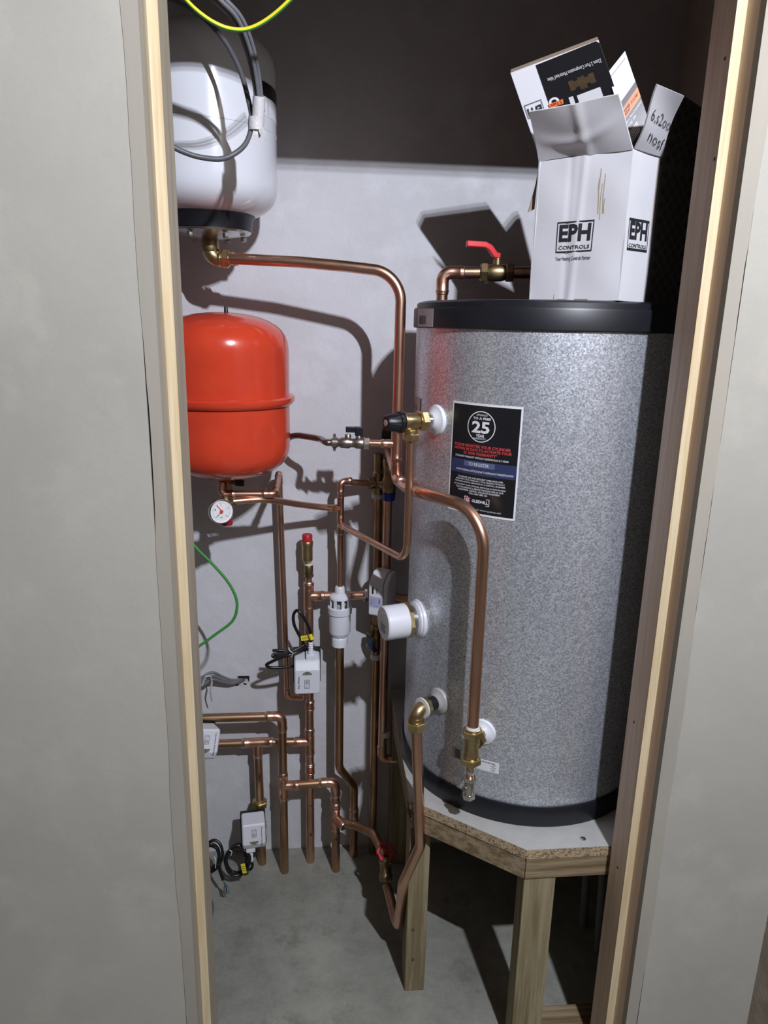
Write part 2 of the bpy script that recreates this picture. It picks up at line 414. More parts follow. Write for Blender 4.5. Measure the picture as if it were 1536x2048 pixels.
# ================================================================== STRUCTURE
YW, YB, YA, YD = 1.7865, 1.128, 1.0643, 1.0187       # back wall, back / step / front of the opening
XL, XR, CEIL, HEAD = -0.62, 0.82, 2.55, 2.073
def slab(name, a, b, m, label, cat, bevel=0, **k):
    return solo(name, MB(m).aabb(a, b), label, cat, kind='structure', smooth=False, bevel=bevel, **k)
slab('floor', (-2.3, -2.4, -0.1), (XR+.1, YW+.1, 0), M_FLOOR, 'rough grey concrete floor with stains', 'floor')
slab('ceiling', (-2.3, -2.4, CEIL), (XR+.1, YW+.1, CEIL+.1), M_ROOM, 'plastered ceiling above the cupboard', 'ceiling')
slab('wall_right', (XR, -2.4, 0), (XR+.1, YW+.1, CEIL), M_SIDE, 'rough brownish wall at the right of the cupboard', 'wall')
slab('wall_left', (XL-.1, YB, 0), (XL, YW+.1, CEIL), M_WALL, 'plastered side wall hidden behind the left stud', 'wall')
slab('wall_rear_room', (-2.3, -2.4, 0), (XR, -2.3, CEIL), M_ROOM, 'room wall behind the viewer', 'wall')
slab('wall_left_room', (-2.3, -2.3, 0), (-2.2, YD, CEIL), M_ROOM, 'room wall on the far left', 'wall')
# back wall with a broken cable hole
HOLE = PY(487, 1359, YW)
mb = MB(M_WALL)
hw, hh = 0.016, 0.011
x0, x1 = XL-.1, XR
for a, b in (((x0, YW, 0), (HOLE.x-hw, YW+.1, CEIL)), ((HOLE.x+hw, YW, 0), (x1, YW+.1, CEIL)),
             ((HOLE.x-hw, YW, 0), (HOLE.x+hw, YW+.1, HOLE.z-hh)), ((HOLE.x-hw, YW, HOLE.z+hh), (HOLE.x+hw, YW+.1, CEIL))):
    mb.aabb(a, b)
wb = solo('wall_back', mb, 'lavender grey skimmed plaster back wall of the cupboard', 'wall', kind='structure', smooth=False)
# crumbled rim flakes of that hole
for k in range(9):
    a = random.uniform(0, 2*pi); rr = random.uniform(.004, .012)
    c = HOLE + V((cos(a)*.020-.006*k*.4, -0.0012, -abs(sin(a))*.014-.002))
    n = 6; pl = [c+V((rr*cos(2*pi*i/n)*random.uniform(.6, 1.2), 0, rr*.6*sin(2*pi*i/n)*random.uniform(.6, 1.2))) for i in range(n)]
    part('plaster_flake', MB(M_WALL).prism(pl, (0, random.uniform(.001, .0025), 0)), wb, smooth=False)
# front partition
XI_L, XI_R = -0.2113, 0.5574        # inner studs
XO_L, XO_R = -0.2255, 0.5726        # outer lining edge
SK_L, SK_R = -0.246, 0.597          # where the skim edge meets the board
slab('wall_front_left', (-2.2, YD, 0), (SK_L, YB, CEIL), M_BOARD, 'grey skimmed plasterboard partition left of the opening', 'wall')
slab('wall_front_right', (SK_R, YD, 0), (XR, YB, CEIL), M_BOARD, 'grey skimmed plasterboard partition right of the opening', 'wall')
slab('wall_front_head', (SK_L, YD, HEAD), (SK_R, YB, CEIL), M_BOARD, 'plasterboard above the cupboard opening', 'wall')
def wavy(xa, xb, amp, m, name, label, side):
    """feathered skim strip along the opening, its outer edge uneven"""
    mb = MB(m); n = 60; rings = []
    for i in range(n+1):
        z = HEAD*i/n; d = amp*(0.5*sin(z*5.1+side)+0.3*sin(z*13.7+2*side)+0.2*random.uniform(-1, 1))
        o = xa+d
        rings.append([V((o, YD-.0012, z)), V((xb, YD-.0030, z)), V((xb, YD+.012, z)), V((o, YD+.012, z))])
    mb.loft(rings); return solo(name, mb, label, 'trim', kind='structure', smooth=False)
wavy(SK_L, XO_L, 0.0035, M_SKIM, 'trim_1', 'uneven beige plaster edge beside the left stud', 1)
wavy(SK_R, XO_R, 0.0035, M_SKIM, 'trim_2', 'uneven beige plaster edge beside the right stud', 4)
slab('trim_3', (SK_L, YD+.012, 0), (XO_L, YB, HEAD), M_DUST_SHADE, 'outer pine lining board on the left of the opening', 'trim')
slab('trim_4', (XO_R, YD+.012, 0), (SK_R, YB, HEAD), M_PINE_R, 'outer reddish pine lining board on the right of the opening', 'trim')
slab('trim_5', (XO_L, YA, 0), (XI_L, YB, HEAD), M_DUST_SHADE, 'dusty pine stud framing the left of the opening, shade mixed into its grey', 'trim')
slab('trim_9', (XO_L, YA-.002, 0), (XI_L, YA, HEAD), M_PINE, 'pale sawn front edge of the left stud', 'trim')  # lit front edge as its own strip, paler than the shade-greyed stud
slab('trim_6', (XI_R, YA, 0), (XO_R, YB, HEAD), M_PINE_R, 'reddish pine stud framing the right of the opening', 'trim', bevel=.0012)
slab('trim_7', (XI_R, YA-.002, 0), (XO_R, YA, HEAD), M_PINE, 'pale sawn front edge of the right stud', 'trim')
slab('trim_8', (XO_L, YA, HEAD-.014), (XO_R, YB, HEAD), M_PINE, 'pine head of the cupboard opening', 'trim')
# nail and screw holes in the right reveal
for px, py, X, wh in ((1450, 117, XI_R, 'highest'), (1429, 318, XI_R, 'second highest'), (1268, 1444, XI_R, 'second lowest'), (1235, 1735, XI_R, 'lowest')):
    p = PXW(px, py, X)
    mb = MB(M_DARK).lathe(p+V((-.0006, 0, 0)), V((1, 0, 0)), [(0, .0016), (.0005, .0028)], 10)
    solo('nail_hole', mb, 'small dark nail hole in the reddish right stud, the %s' % wh, 'hole', group='nail holes in the right stud')

# ================================================================== STAND
ZS = 0.52
st = thing('timber_stand', 'home-made timber stand carrying the silver cylinder', 'stand', (0.49, 1.45, 0))
A_, B_, C_ = V((0.183, 1.297, 0)), V((0.392, 1.136, 0)), V((0.790, 1.141, 0))
TB, RH = 0.022, 0.048
poly = [A_, B_, C_, V((.790, 1.775, 0)), V((.183, 1.775, 0))]
mb = MB(M_CHIP).prism([p+V((0, 0, ZS-TB)) for p in poly], (0, 0, TB-.0008)); mb.use(M_LAM).prism([p+V((0, 0, ZS-.0008)) for p in poly], (0, 0, .0008))
part('board_top', mb, st, 'pale faced chipboard top with raw flaky edges', smooth=False)
def rail(p, q, th, inward, m, name='rail'):
    d = (q-p); n = V((-d.y, d.x, 0)).normalized()*inward*th
    z0 = ZS-TB-RH; e = d.normalized()*.0015
    return part(name, MB(m).prism([p+e+V((0, 0, z0)), q-e+V((0, 0, z0)), q-e+n+V((0, 0, z0)), p+e+n+V((0, 0, z0))], (0, 0, RH-.0005)), st, smooth=False, bevel=.0015)
rail(A_+V((.001, .003, 0)), B_+V((0, .002, 0)), .038, 1, M_TIMBER_X)
rail(B_+V((0, .002, 0)), C_+V((0, .002, 0)), .038, 1, M_TIMBER_X)
rail(V((.184, 1.770, 0)), A_+V((.001, .045, 0)), .038, 1, M_TIMBER_X)
zl = ZS-TB-RH
def leg(x0, y0, x1, y1, m=M_TIMBER_Z):
    part('leg', MB(m).aabb((x0, y0, 0), (x1, y1, zl-.0005)), st, smooth=False, bevel=.0025)
leg(.186, 1.302, .232, 1.366); leg(.394, 1.142, .458, 1.188); leg(.73, 1.142, .788, 1.188); leg(.186, 1.706, .232, 1.77); leg(.73, 1.706, .788, 1.77)
part('stretcher', MB(M_TIMBER_X).aabb((.459, 1.158, 0.0), (.729, 1.205, .05)), st, smooth=False, bevel=.002)
mb = MB(M_ZINC); q = PZ(1166, 1678, ZS); mb.lathe(q, V((0, 0, 1)), [(0, .0055), (.0014, .0055), (.002, .002)], 12)
part('screw', mb, st); q = PZ(829, 1571, ZS); part('screw', MB(M_ZINC).lathe(q, V((0, 0, 1)), [(0, .0045), (.0014, .0045), (.002, .002)], 12), st)
q = V((.2, 1.30, .452)); qq = PY(826, 1637, 1.2985)
part('screw', MB(M_ZINC).lathe(qq, V((0, -1, 0)), [(-.002, .0045), (.0012, .0045), (.002, .002)], 12), st)
for px, py in ((826, 1860), (826, 1919)):
    qq = PY(px, py, 1.302); part('screw', MB(M_BRASSD).lathe(qq, V((0, -1, 0)), [(-.001, .004), (.0008, .004), (.0012, .002)], 10), st)

# ================================================================== HOT WATER CYLINDER
ZL0, ZL1, ZL2 = 1.495, 1.540, 1.5465
tk = thing('water_cylinder', 'tall silver galvanised hot water cylinder with black lid standing on timber', 'water tank', (TCX, TCY, ZS))
UP = V((0, 0, 1)); C0 = V((TCX, TCY, 0))
part('shell', MB(M_GALV).lathe(C0+UP*(ZS+.002), UP, [(0, TR), (ZL0-ZS+.004, TR)], 128), tk)
part('base_ring', MB(M_BLACK).lathe(C0+UP*ZS, UP, [(0, .268), (0, .276), (.003, .2775), (.042, .2775), (.046, .2755), (.046, .266)], 128), tk, 'black plastic base ring')
part('lid', MB(M_BLACK).lathe(C0+UP*ZL0, UP, [(0, .266), (0, .2765), (.002, .2785), (.034, .2785), (.038, .277), (.0385, .273), (.047, .272), (.0495, .268), (ZL2-ZL0, .26)], 128), tk, 'black plastic lid')
def sticker(name, s0, z0, s1, z1, m, rot=0.0, lift=.0006, label=None, parent=None, n=12):
    cx, cz = (s0+s1)/2, (z0+z1)/2; w_, h_ = s1-s0, z1-z0
    def fn(u, v):
        a, b = (u-.5)*w_, (v-.5)*h_
        s = cx+a*cos(rot)-b*sin(rot); z = cz+a*sin(rot)+b*cos(rot)
        p = TKS(s, z, TR+lift); nn = V((p.x-TCX, p.y-TCY, 0)).normalized(); return p, nn
    o = part(name, MB(m).surf(fn, n, 6, .0005), parent or tk, label)
    return o, fn, w_, h_
# main warranty sticker from its four photo corners
c = [UNR(TK(*q)[0]) for q in ((908, 802), (1049, 813.5), (1028, 1041))]
sw = math.hypot(c[1][0]-c[0][0], c[1][1]-c[0][1]); sh = math.hypot(c[2][0]-c[1][0], c[2][1]-c[1][1])
srot = atan2(c[1][1]-c[0][1], c[1][0]-c[0][0]); srot2 = atan2(c[1][0]-c[2][0], c[1][1]-c[2][1]); srot = (srot - srot2)/2
scx, scz = (c[0][0]+c[2][0])/2, (c[0][1]+c[2][1])/2
def stk_map(lift):
    def f(x, y):                 # x right, y up in metres from the sticker centre
        s = scx+x*cos(srot)-y*sin(srot); z = scz+x*sin(srot)+y*cos(srot)
        return TKS(s, z, TR+lift)
    return f
o, fn, _, _ = sticker('warranty_sticker', scx-sw/2, scz-sh/2, scx+sw/2, scz+sh/2, M_PWHT, srot, label='white bordered black warranty sticker')
bw, bh = sw*.955, sh*.962
def fnb(u, v):
    p = stk_map(.0008)((u-.5)*bw, (v-.5)*bh); return p, V((p.x-TCX, p.y-TCY, 0)).normalized()
part('black_panel', MB(M_PBLK).surf(fnb, 14, 6, .0002), o)
def band(y0, y1, x0, x1, m, lift, name):
    def f(u, v):
        p = stk_map(lift)((x0+(x1-x0)*u), (y0+(y1-y0)*v)); return p, V((p.x-TCX, p.y-TCY, 0)).normalized()
    part(name, MB(m).surf(f, 12, 1, .0001), o)
# rows are fractions of the sticker height measured downwards
band(sh*(.5-.51), sh*(.5-.635), -bw/2, bw/2, M_PBLU, .0010, 'blue_band')
band(sh*(.5-.515), sh*(.5-.563), -bw*.27, bw*.20, M_PBLU2, .0011, 'blue_tab')
mbw, mbr = MB(M_PWHT), MB(M_PRED); sm = stk_map(.0013)
def row(mb, s, cx, cy, w_, h_, bold=.012):
    mb.flat(shift(fitted(s, w_*sw, h_*sh, bold), cx*sw, (.5-cy)*sh), sm)
row(mbw, 'UPGRADE', -.03, .098, .155, .017, 0); row(mbw, 'TO A FREE', -.03, .128, .25, .022, .03)
row(mbw, '25', -.04, .205, .255, .105, .03); row(mbw, 'YEAR', -.04, .280, .125, .026, .03); row(mbw, 'WARRANTY', -.045, .306, .175, .016, 0)
mbw.flat(ring2(-.035*sw, (.5-.200)*sh, .188*sw, .200*sw, 40), sm)
row(mbr, 'PLEASE REGISTER YOUR CYLINDER', -.02, .378, .81, .026, .03); row(mbr, 'WITHIN 30 DAYS TO ACTIVATE YOUR', -.015, .411, .83, .026, .03); row(mbr, '25 YEAR WARRANTY*', -.03, .444, .49, .026, .03)
row(mbw, 'STANDARD WARRANTY WITHOUT REGISTRATION IS 5 YEARS', -.02, .480, .77, .017, .01)
row(mbw, 'TO REGISTER', -.04, .540, .30, .028, 0); row(mbw, 'WWW.GLEDHILL.NET/CONTACT-US/PRODUCT-REGISTRATION', .03, .602, .82, .018, .01)
for i, (s, w_) in enumerate((('TO ENSURE SAFE AND EFFICIENT OPERATION AND', .66), ('MAINTAIN YOUR WARRANTY, YOUR GLEDHILL PRODUCT', .71), ('REQUIRES ANNUAL SERVICING BY A GLEDHILL ENGINEER.', .74))):
    row(mbw, s, -.015, .668+.0225*i, w_, .0155, .01)
for i, (s, w_) in enumerate((('IN THE EVENT YOUR ORIGINAL INSTALLER IS UNAVAILABLE,', .76), ('YOU CAN ARRANGE A SERVICE THROUGH ONE OF OUR', .70), ('REGISTERED GLEDHILL SPECIALIST ENGINEERS', .61), ('CALL 0800 3880 129', .27))):
    row(mbw, s, -.02, .741+.0225*i, w_, .0155, .01)
mbw.flat(shift(frame2(-.19*sw, -.032*sh, .18*sw, .032*sh, .0011), -.03*sw, (.5-.872)*sh), sm)
part('logo_square', MB(M_PRED).flat(shift(rect2(-.18*sw, -.027*sh, -.10*sw, .027*sh), -.03*sw, (.5-.872)*sh), stk_map(.0011)), o, smooth=False)
row(mbw, 'G', -.17, .872, .045, .032, .03); row(mbw, 'GLEDHILL', .015, .872, .235, .028, .03)
row(mbw, 'CONDITIONS APPLY, VISIT WWW.GLEDHILL.NET', -.01, .950, .66, .014, 0)
part('lettering', mbw, o, smooth=False); part('red_lettering', mbr, o, smooth=False)
# barcode label on the lid
def shell_patch(name, px0, py0, px1, py1, m, R, lift, parent, th=.0003, rot=0):
    a = TK(px0, py0, R)[0]; b = TK(px1, py1, R)[0]
    s0, z0 = R*atan2(a.x-TCX, TCY-a.y), a.z; s1, z1 = R*atan2(b.x-TCX, TCY-b.y), b.z
    def f(u, v):
        s = s0+(s1-s0)*u; z = z0+(z1-z0)*v; an = s/R
        return V((TCX+(R+lift)*sin(an), TCY-(R+lift)*cos(an), z)), V((sin(an), -cos(an), 0))
    return part(name, MB(m).surf(f, 8, 3, th), parent), f
lb, lf = shell_patch('barcode_label', 837, 618, 866, 654, M_STK, .2785, .0006, tk)
mb = MB(M_INK)
for k in range(9):
    u = .12+.055*k; wv = .03 if k % 3 else .018
    mb.add([lf(u, .38)[0]+V((-.0003, -.0004, 0)), lf(u+wv, .38)[0]+V((-.0003, -.0004, 0)), lf(u+wv, .85)[0]+V((-.0003, -.0004, 0)), lf(u, .85)[0]+V((-.0003, -.0004, 0))], [(0, 1, 2, 3)])
part('barcode', mb, lb, smooth=False)
# small label, left edge of the shell
es, ef = shell_patch('clear_sticker', 827, 788, 843, 832, M_STK, TR, .0006, tk)
mb = MB(M_INK); em = lambda x, y: ef(x, y)[0]+V((-.0004, -.0003, 0))
mb.flat(frame2(.04, .04, .96, .96, .05), em); mb.flat(shift(fitted('ES', .28, .5), .38, .62, -pi/2), em)
part('lettering', mb, es, smooth=False)
# drain-down procedure label
dl, df = shell_patch('procedure_label', 945, 1512, 997, 1548, M_PWHT, TR, .0006, tk)
mb = MB(M_INK); dm = lambda x, y: df(x, 1-y)[0]+V((-.0003, -.0004, 0))
mb.flat(shift(fitted('DOWN PROCEDURE', .8, .12, .01), .46, .84), dm)
for k in range(6): mb.flat(rect2(.08, .68-.11*k, .9-.07*(k % 2), .715-.11*k), dm)
part('lettering', mb, dl, smooth=False)
bl, bf = shell_patch('grey_barcode_label', 905, 1492, 921, 1520, M_STK, TR, .0006, tk)
mb = MB(M_INK)
for k in range(7): mb.flat(rect2(.35, .1+.12*k, .95, .1+.12*k+(.05 if k % 2 else .07)), lambda x, y: bf(x, y)[0]+V((-.0003, -.0004, 0)))
part('barcode', mb, bl, smooth=False)
def escutcheon(px, py, rad, m=M_WPL, label='white plastic collar'):
    p, n = TK(px, py)
    part('collar', MB(m).lathe(p-n*.004, n, [(0, rad), (.005, rad), (.0085, rad*.93), (.0095, rad*.80), (.014, rad*.62), (.018, rad*.45)], 40), tk, label)
    return p, n
BTP = escutcheon(873, 840, .0295)
BLR = escutcheon(965, 1463, .0275)
BLL = escutcheon(878, 1401, .0275, M_TRANS, 'cloudy plastic collar')
p, n = TK(836, 1237)
BIM = (p, n)
part('collar', MB(M_WPL).lathe(p-n*.008, n, [(0, .042), (.009, .042), (.012, .0405), (.0125, .0385), (.016, .038), (.019, .034), (.020, .028)], 48), tk, 'white ribbed plastic collar')
# ================================================================== EXPANSION VESSELS
def capsule(z0, z1, R, hb, ht, nb=10):
    pr = []
    for k in range(nb+1):
        a = pi/2*k/nb; pr.append((z0+hb-hb*cos(a), R*(1-(1-sin(a))**1.35) if k else 0.001))
    for k in range(nb+1):
        a = pi/2*k/nb; pr.append((z1-ht+ht*sin(a), R*(1-(1-cos(a))**1.35) if k < nb else 0.001))
    return pr
WX, WY, WR = -0.2386, 1.61, 0.1425
wv = thing('expansion_vessel', 'white expansion vessel hung high on the back wall', 'expansion vessel', (WX, WY, 1.665))
wc = V((WX, WY, 0))
part('body', MB(M_WHITEP).lathe(wc, UP, capsule(1.698, 2.055, WR, .075, .085), 72), wv, 'glossy white tank body')
zs_ = PY(450, 232, WY-WR).z
part('weld_seam', MB(M_WHITEP).lathe(wc+UP*zs_, UP, [(-.003, WR-.001), (-.0015, WR+.0008), (.0015, WR+.0008), (.003, WR-.001)], 72), wv)
part('black_base_ring', MB(M_BLACK).lathe(wc, UP, [(1.681, .080), (1.681, .088), (1.705, .0915), (1.710, .0955), (1.713, .0945), (1.716, .08)], 64), wv, 'black plastic ring')
part('flange', MB(M_ZINC).lathe(wc, UP, [(1.664, .020), (1.667, .034), (1.6725, .060), (1.676, .084), (1.680, .0865), (1.681, .086), (1.681, .02)], 64), wv, 'zinc plated flange')
for k in range(6):
    a = 2*pi*k/6-.95; q = wc+V((.070*cos(a), .070*sin(a), 1.674))
    part('bolt', MB(M_ZINC).hexn(q-UP*.012, UP, .0065, .010), wv)
# data label wrapped on its right flank
def wv_patch(name, m, a0, a1, z0, z1, lift=.0005, parent=wv):
    def f(u, v):
        a = a0+(a1-a0)*u; nn = V((sin(a), -cos(a), 0)); return wc+nn*(WR+lift)+UP*(z0+(z1-z0)*v), nn
    return part(name, MB(m).surf(f, 8, 2, .0003), parent), f
zt = PY(545, 185, WY).z; zb = PY(545, 250, WY).z
ol, of_ = wv_patch('data_label', M_PWHT, radians(50), radians(92), zb, zt)
wv_patch('label_header', M_PBLK, radians(52), radians(92), zt-.026, zt-.001, .0009, ol)
mb = MB(M_INK); om = lambda x, y: of_(x, y)[0]+V((.0006, -.0005, 0))
mb.flat(frame2(.06, .03, .95, .60, .01), om)
for k in range(7): mb.flat(rect2(.12, .10+.035*k, .26, .10+.035*k+(.014 if k % 2 else .022)), om)
for k in range(8): mb.flat(rect2(.36, .08+.065*k, .86, .095+.065*k), om)
part('lettering', mb, ol, smooth=False)
part('wall_bracket', MB(M_ZINC).aabb((WX-.05, WY+.12, 1.80), (WX+.05, YW, 1.83)), wv, smooth=False)

RX, RY, RR = -0.2185, 1.60, 0.1425
rv = thing('expansion_vessel', 'red heating expansion vessel with a seam band below the white vessel', 'expansion vessel', (RX, RY, 1.147))
rc = V((RX, RY, 0))
zbnd = PY(470, 812, RY-RR).z
part('body', MB(M_RED).lathe(rc, UP, capsule(1.158, 1.518, RR, .085, .085), 80), rv, 'glossy red tank body')
part('seam_band', MB(M_RED).lathe(rc+UP*zbnd, UP, [(-.010, RR-.001), (-.010, RR+.005), (-.007, RR+.008), (-.001, RR+.0115), (.006, RR+.0115), (.0095, RR+.008), (.0105, RR-.001)], 80), rv, 'rolled red band')
q = PY(452, 620, RY)
part('air_valve_cap', MB(M_BLACK).lathe(V((q.x, RY, 1.515)), UP, [(0, .0045), (.004, .0048), (.006, .0042), (.012, .0042), (.016, .0025)], 14), rv, 'small black valve cap')
part('bottom_socket', MB(M_RED).lathe(V((RX, RY, 1.147)), UP, [(0, .016), (.006, .018), (.014, .03)], 24), rv)
part('wall_bracket', MB(M_RED).aabb((RX-.04, RY+.12, 1.30), (RX+.04, YW, 1.34)), rv, smooth=False)

# ================================================================== PIPEWORK HELPERS
R22, R15 = 0.0114, 0.0077
def collar_ring(mb, p, d, r, l, m=M_CUF):
    """socket of a soldered fitting: from p along d"""
    d = d.normalized(); mb.use(m).lathe(p, d, [(0, r*1.10), (l*.15, r*1.13), (l*.62, r*1.13), (l*.68, r*1.20), (l*.78, r*1.20), (l*.84, r*1.13), (l*.97, r*1.13)], 18)
    mb.use(M_SOLD).lathe(p+d*(l*.97), d, [(0, r*1.14), (l*.06, r*1.12), (l*.14, r*1.01)], 18)
def elbow_part(parent, p, a, b, r, name='elbow', rot=1.45):
    a = (a-p).normalized(); b = (b-p).normalized(); mb = MB(M_CUF); L = r*3.0
    pa, pb = p+a*L*.62, p+b*L*.62
    mb.tube(fillet([pa, p, pb], [r*rot]), r*1.13, 18)
    collar_ring(mb, p+a*L*.58, a, r, r*1.9); collar_ring(mb, p+b*L*.58, b, r, r*1.9)
    return part(name, mb, parent, 'soldered copper elbow')
def tee_part(parent, p, run, br, r, l=1.9, rb=None, name='tee'):
    run = run.normalized(); br = br.normalized(); rb = rb or r; mb = MB(M_CUF)
    mb.tube([p-run*r*1.6, p+run*r*1.6], r*1.13, 18); mb.tube([p, p+br*r*1.7], rb*1.13, 18)
    collar_ring(mb, p+run*r*1.5, run, r, r*l); collar_ring(mb, p-run*r*1.5, -run, r, r*l); collar_ring(mb, p+br*r*1.6, br, rb, rb*l)
    return part(name, mb, parent, 'soldered copper tee')
def coupling_part(parent, p, d, r, l=None, name='coupling'):
    d = d.normalized(); l = l or r*2; mb = MB(M_CUF)
    collar_ring(mb, p, d, r, l); collar_ring(mb, p, -d, r, l); return part(name, mb, parent)
def pipe(name, label, pts, r, rads, elbows=(), m=M_CU, base=None, cat='pipe', group=None, joints=True):
    """copper run through pts; rads = bend radius per inner point, or 'e' for a soldered elbow"""
    pts = [V(p) for p in pts]; rr = []
    zmin = min(range(len(pts)), key=lambda i: pts[i].z)
    t = thing(name, label, cat, base or pts[zmin], group)
    for x in (rads if isinstance(rads, (list, tuple)) else [rads]*(len(pts)-2)): rr.append(r*1.3 if x == 'e' else x)
    part('pipe', MB(m).tube(fillet(pts, rr), r, 18), t)
    if isinstance(rads, (list, tuple)):
        for i, x in enumerate(rads):
            if x == 'e': elbow_part(t, pts[i+1], pts[i], pts[i+2], r)
    return t
def comp_nut(mb, p, d, r, l=.014, m=M_BRASS):
    """compression nut starting at p"""
    mb.use(m).hexn(p, d, r*1.80, l*.8); mb.lathe(p+d.normalized()*l*.78, d, [(0, r*1.35), (l*.15, r*1.30), (l*.25, r*1.02)], 18)

# ---- 1: white vessel feed, big hand bend, down to the tee -----------------------------------
E0 = PY(420, 516, WY); E0 = V((WX, WY, E0.z))
YV = 1.538
K1 = PY(802, 546, YV); TEE = PY(794, 888, YV); LOW = PY(793, 938, YV)
K1 = V((TEE.x, YV, K1.z)); LOW = V((TEE.x, YV, LOW.z))
t1 = thing('copper_pipe', 'wide copper pipe bending from the white vessel over and down beside the cylinder', 'pipe', LOW)
px0 = PY(446, 517, WY-.002)
part('pipe', MB(M_CU).tube(fillet([V((px0.x, WY-.002, E0.z)), PY(599, 524, 1.580), PY(690, 532.5, 1.560), K1, LOW+V((0, 0, .012))], [.25, .3, .085], 12), R22, 20), t1)
mb = MB(M_BRASS)
mb.tube(fillet([V((WX, WY, 1.664)), E0, E0+V((.030, 0, -.0005))], [.018]), .0165, 20)
mb.use(M_BRASSD).lathe(V((WX, WY, 1.640)), UP, [(0, .0175), (.004, .0190), (.02, .0190), (.024, .0175)], 24)
mb.use(M_BRASS).lathe(E0+V((.016, 0, 0)), V((1, 0, -.02)), [(0, .0170), (.004, .0185), (.006, .0170)], 24)
part('brass_elbow', mb, t1, 'brass compression elbow under the white vessel')
mb = MB(); comp_nut(mb, E0+V((.024, 0, -.0006)), V((1, -.01, -.03)), R22, .018); part('compression_nut', mb, t1)
part('jointing_tape', MB(M_PTFE).lathe(E0+V((.044, -.0005, -.0012)), V((1, -.01, -.03)), [(0, .0132), (.003, .0136), (.008, .0128), (.014, .0118)], 18), t1, 'white jointing tape')
tee_part(t1, TEE, V((0, 0, 1)), V((-1, .1, 0)), R22, 1.7, R15*1.15)
coupling_part(t1, TEE-V((0, 0, .043)), V((0, 0, 1)), R22, .012)
# ---- 2: lower half, comes forward to the cylinder -------------------------------------------
pb, nb = BLR
LP = pb+nb*.062                                    # axis of the low brass tee
K2 = PY(945, 1022, LP.y); K2 = V((LP.x, LP.y, K2.z))
S2 = PY(806, 972, 1.50)
t2 = thing('copper_pipe', 'copper pipe coming forward and bending down the front of the silver cylinder', 'pipe', V((LP.x, LP.y, .70)))
LOW2 = V((LOW.x, LOW.y, LOW.z-.012))
_g = lambda px, py, off: TK(px, py, TR+off)[0]
part('pipe', MB(M_CU).tube(fillet([LOW2+V((0, 0, .010)), LOW2+V((.002, -.006, -.012)), PY(812, 976, 1.455), _g(845, 986, .050), K2, V((LP.x, LP.y, LP.z+.02))], [.01, .05, .12, .088], 14), R22, 20), t2)
elbow_part(t2, LOW2+V((.001, -.003, -.006)), LOW2+V((0, 0, .1)), PY(812, 976, 1.455), R22, rot=.9)
mb = MB(M_BRASS)
mb.lathe(LP+V((0, 0, -.030)), UP, [(0, .0135), (.004, .0150), (.016, .0150), (.020, .0140), (.040, .0140), (.044, .0150), (.060, .0150), (.064, .0135)], 24)
d2 = -nb; mb.tube([LP+V((0, 0, .004)), LP+V((0, 0, .004))+d2*.045], .0125, 20)
mb.use(M_BRASSD).hexn(LP+V((0, 0, .004))+d2*.018, d2, .0195, .013)
part('brass_tee', mb, t2, 'brass compression tee')
mb = MB(); comp_nut(mb, LP+V((0, 0, .024)), UP, R22, .018); part('compression_nut', mb, t2); mb = MB(); comp_nut(mb, LP+V((0, 0, -.022)), -UP, R22, .016); part('compression_nut', mb, t2)
part('jointing_paste', MB(M_PTFE).lathe(LP+V((0, 0, .041)), UP, [(0, .0138), (.003, .0132), (.006, .0112)], 18), t2)
# drain cock below it
dc = thing('isolating_valve', 'small nickel isolating valve hanging below the low brass tee', 'valve', LP+V((0, 0, -.106)))
mb = MB(M_CUF).tube([LP+V((0, 0, -.036)), LP+V((0, 0, -.068))], R15, 16); part('copper_stub', mb, dc)
part('solder_joint', MB(M_SOLD).lathe(LP+V((0, 0, -.058)), UP, [(0, .0078), (.003, .0088), (.008, .0088), (.011, .0078)], 16), dc)
q = LP+V((0, 0, -.080))
mb = MB(M_NICKEL); mb.hexn(q+UP*.006, UP, .0135, .009); mb.lathe(q+UP*-.030, UP, [(0, .0095), (.003, .0105), (.028, .0105), (.036, .009)], 20)
part('valve_body', mb, dc); part('valve_nut', MB(M_NICKEL).hexn(q-UP*.034, UP, .0128, .011), dc)
part('screw_slot', MB(M_NICKEL).lathe(q-UP*.010, V((-.9, -.4, 0)), [(0, .0065), (.012, .0065), (.0135, .005)], 16), dc)
# ---- 3: filling branch to the left --------------------------------------------------------
bd = V((-1, .10, 0)).normalized()
VB = TEE+bd*.058
fv = thing('filling_valve', 'grey brass filling valve with a black lever left of the upright pipe tee', 'valve', VB+bd*.04)
part('copper_stub', MB(M_CUF).tube([TEE+bd*.016, VB+bd*.012], R15*1.1, 16), fv)
mb = MB(M_CAST); mb.hexn(VB+bd*.002, bd, .0145, .013); part('union_nut', MB(M_NICKEL).hexn(VB+bd*.002, bd, .0145, .013), fv)
mb = MB(M_CAST).lathe(VB+bd*.014, bd, [(0, .0105), (.003, .0125), (.018, .0125), (.022, .0100), (.030, .0100), (.034, .0125), (.050, .0120), (.056, .009), (.070, .0085)], 20)
part('valve_body', mb, fv, 'grey cast valve body')
for k, (t_, h_) in enumerate(((.026, .020), (.050, .019))):
    part('test_port', MB(M_CAST).lathe(VB+bd*t_, UP, [(.008, .007), (h_-.002, .007), (h_, .0058)], 14), fv)
q = VB+bd*.026+UP*.021
mb = MB(M_BLACK).box(q+UP*.005, bd*.009, V((0, .008, 0)), UP*.0095); mb.box(q+bd*.015+UP*.0085, bd*.014, V((0, .006, 0)), UP*.0060)
part('lever', mb, fv, 'black plastic lever', smooth=False, bevel=.0015)
q = VB+bd*.078
mb = MB(M_CAST).lathe(q, bd, [(-.006, .009), (-.005, .0115), (.006, .0115), (.008, .008)], 16)
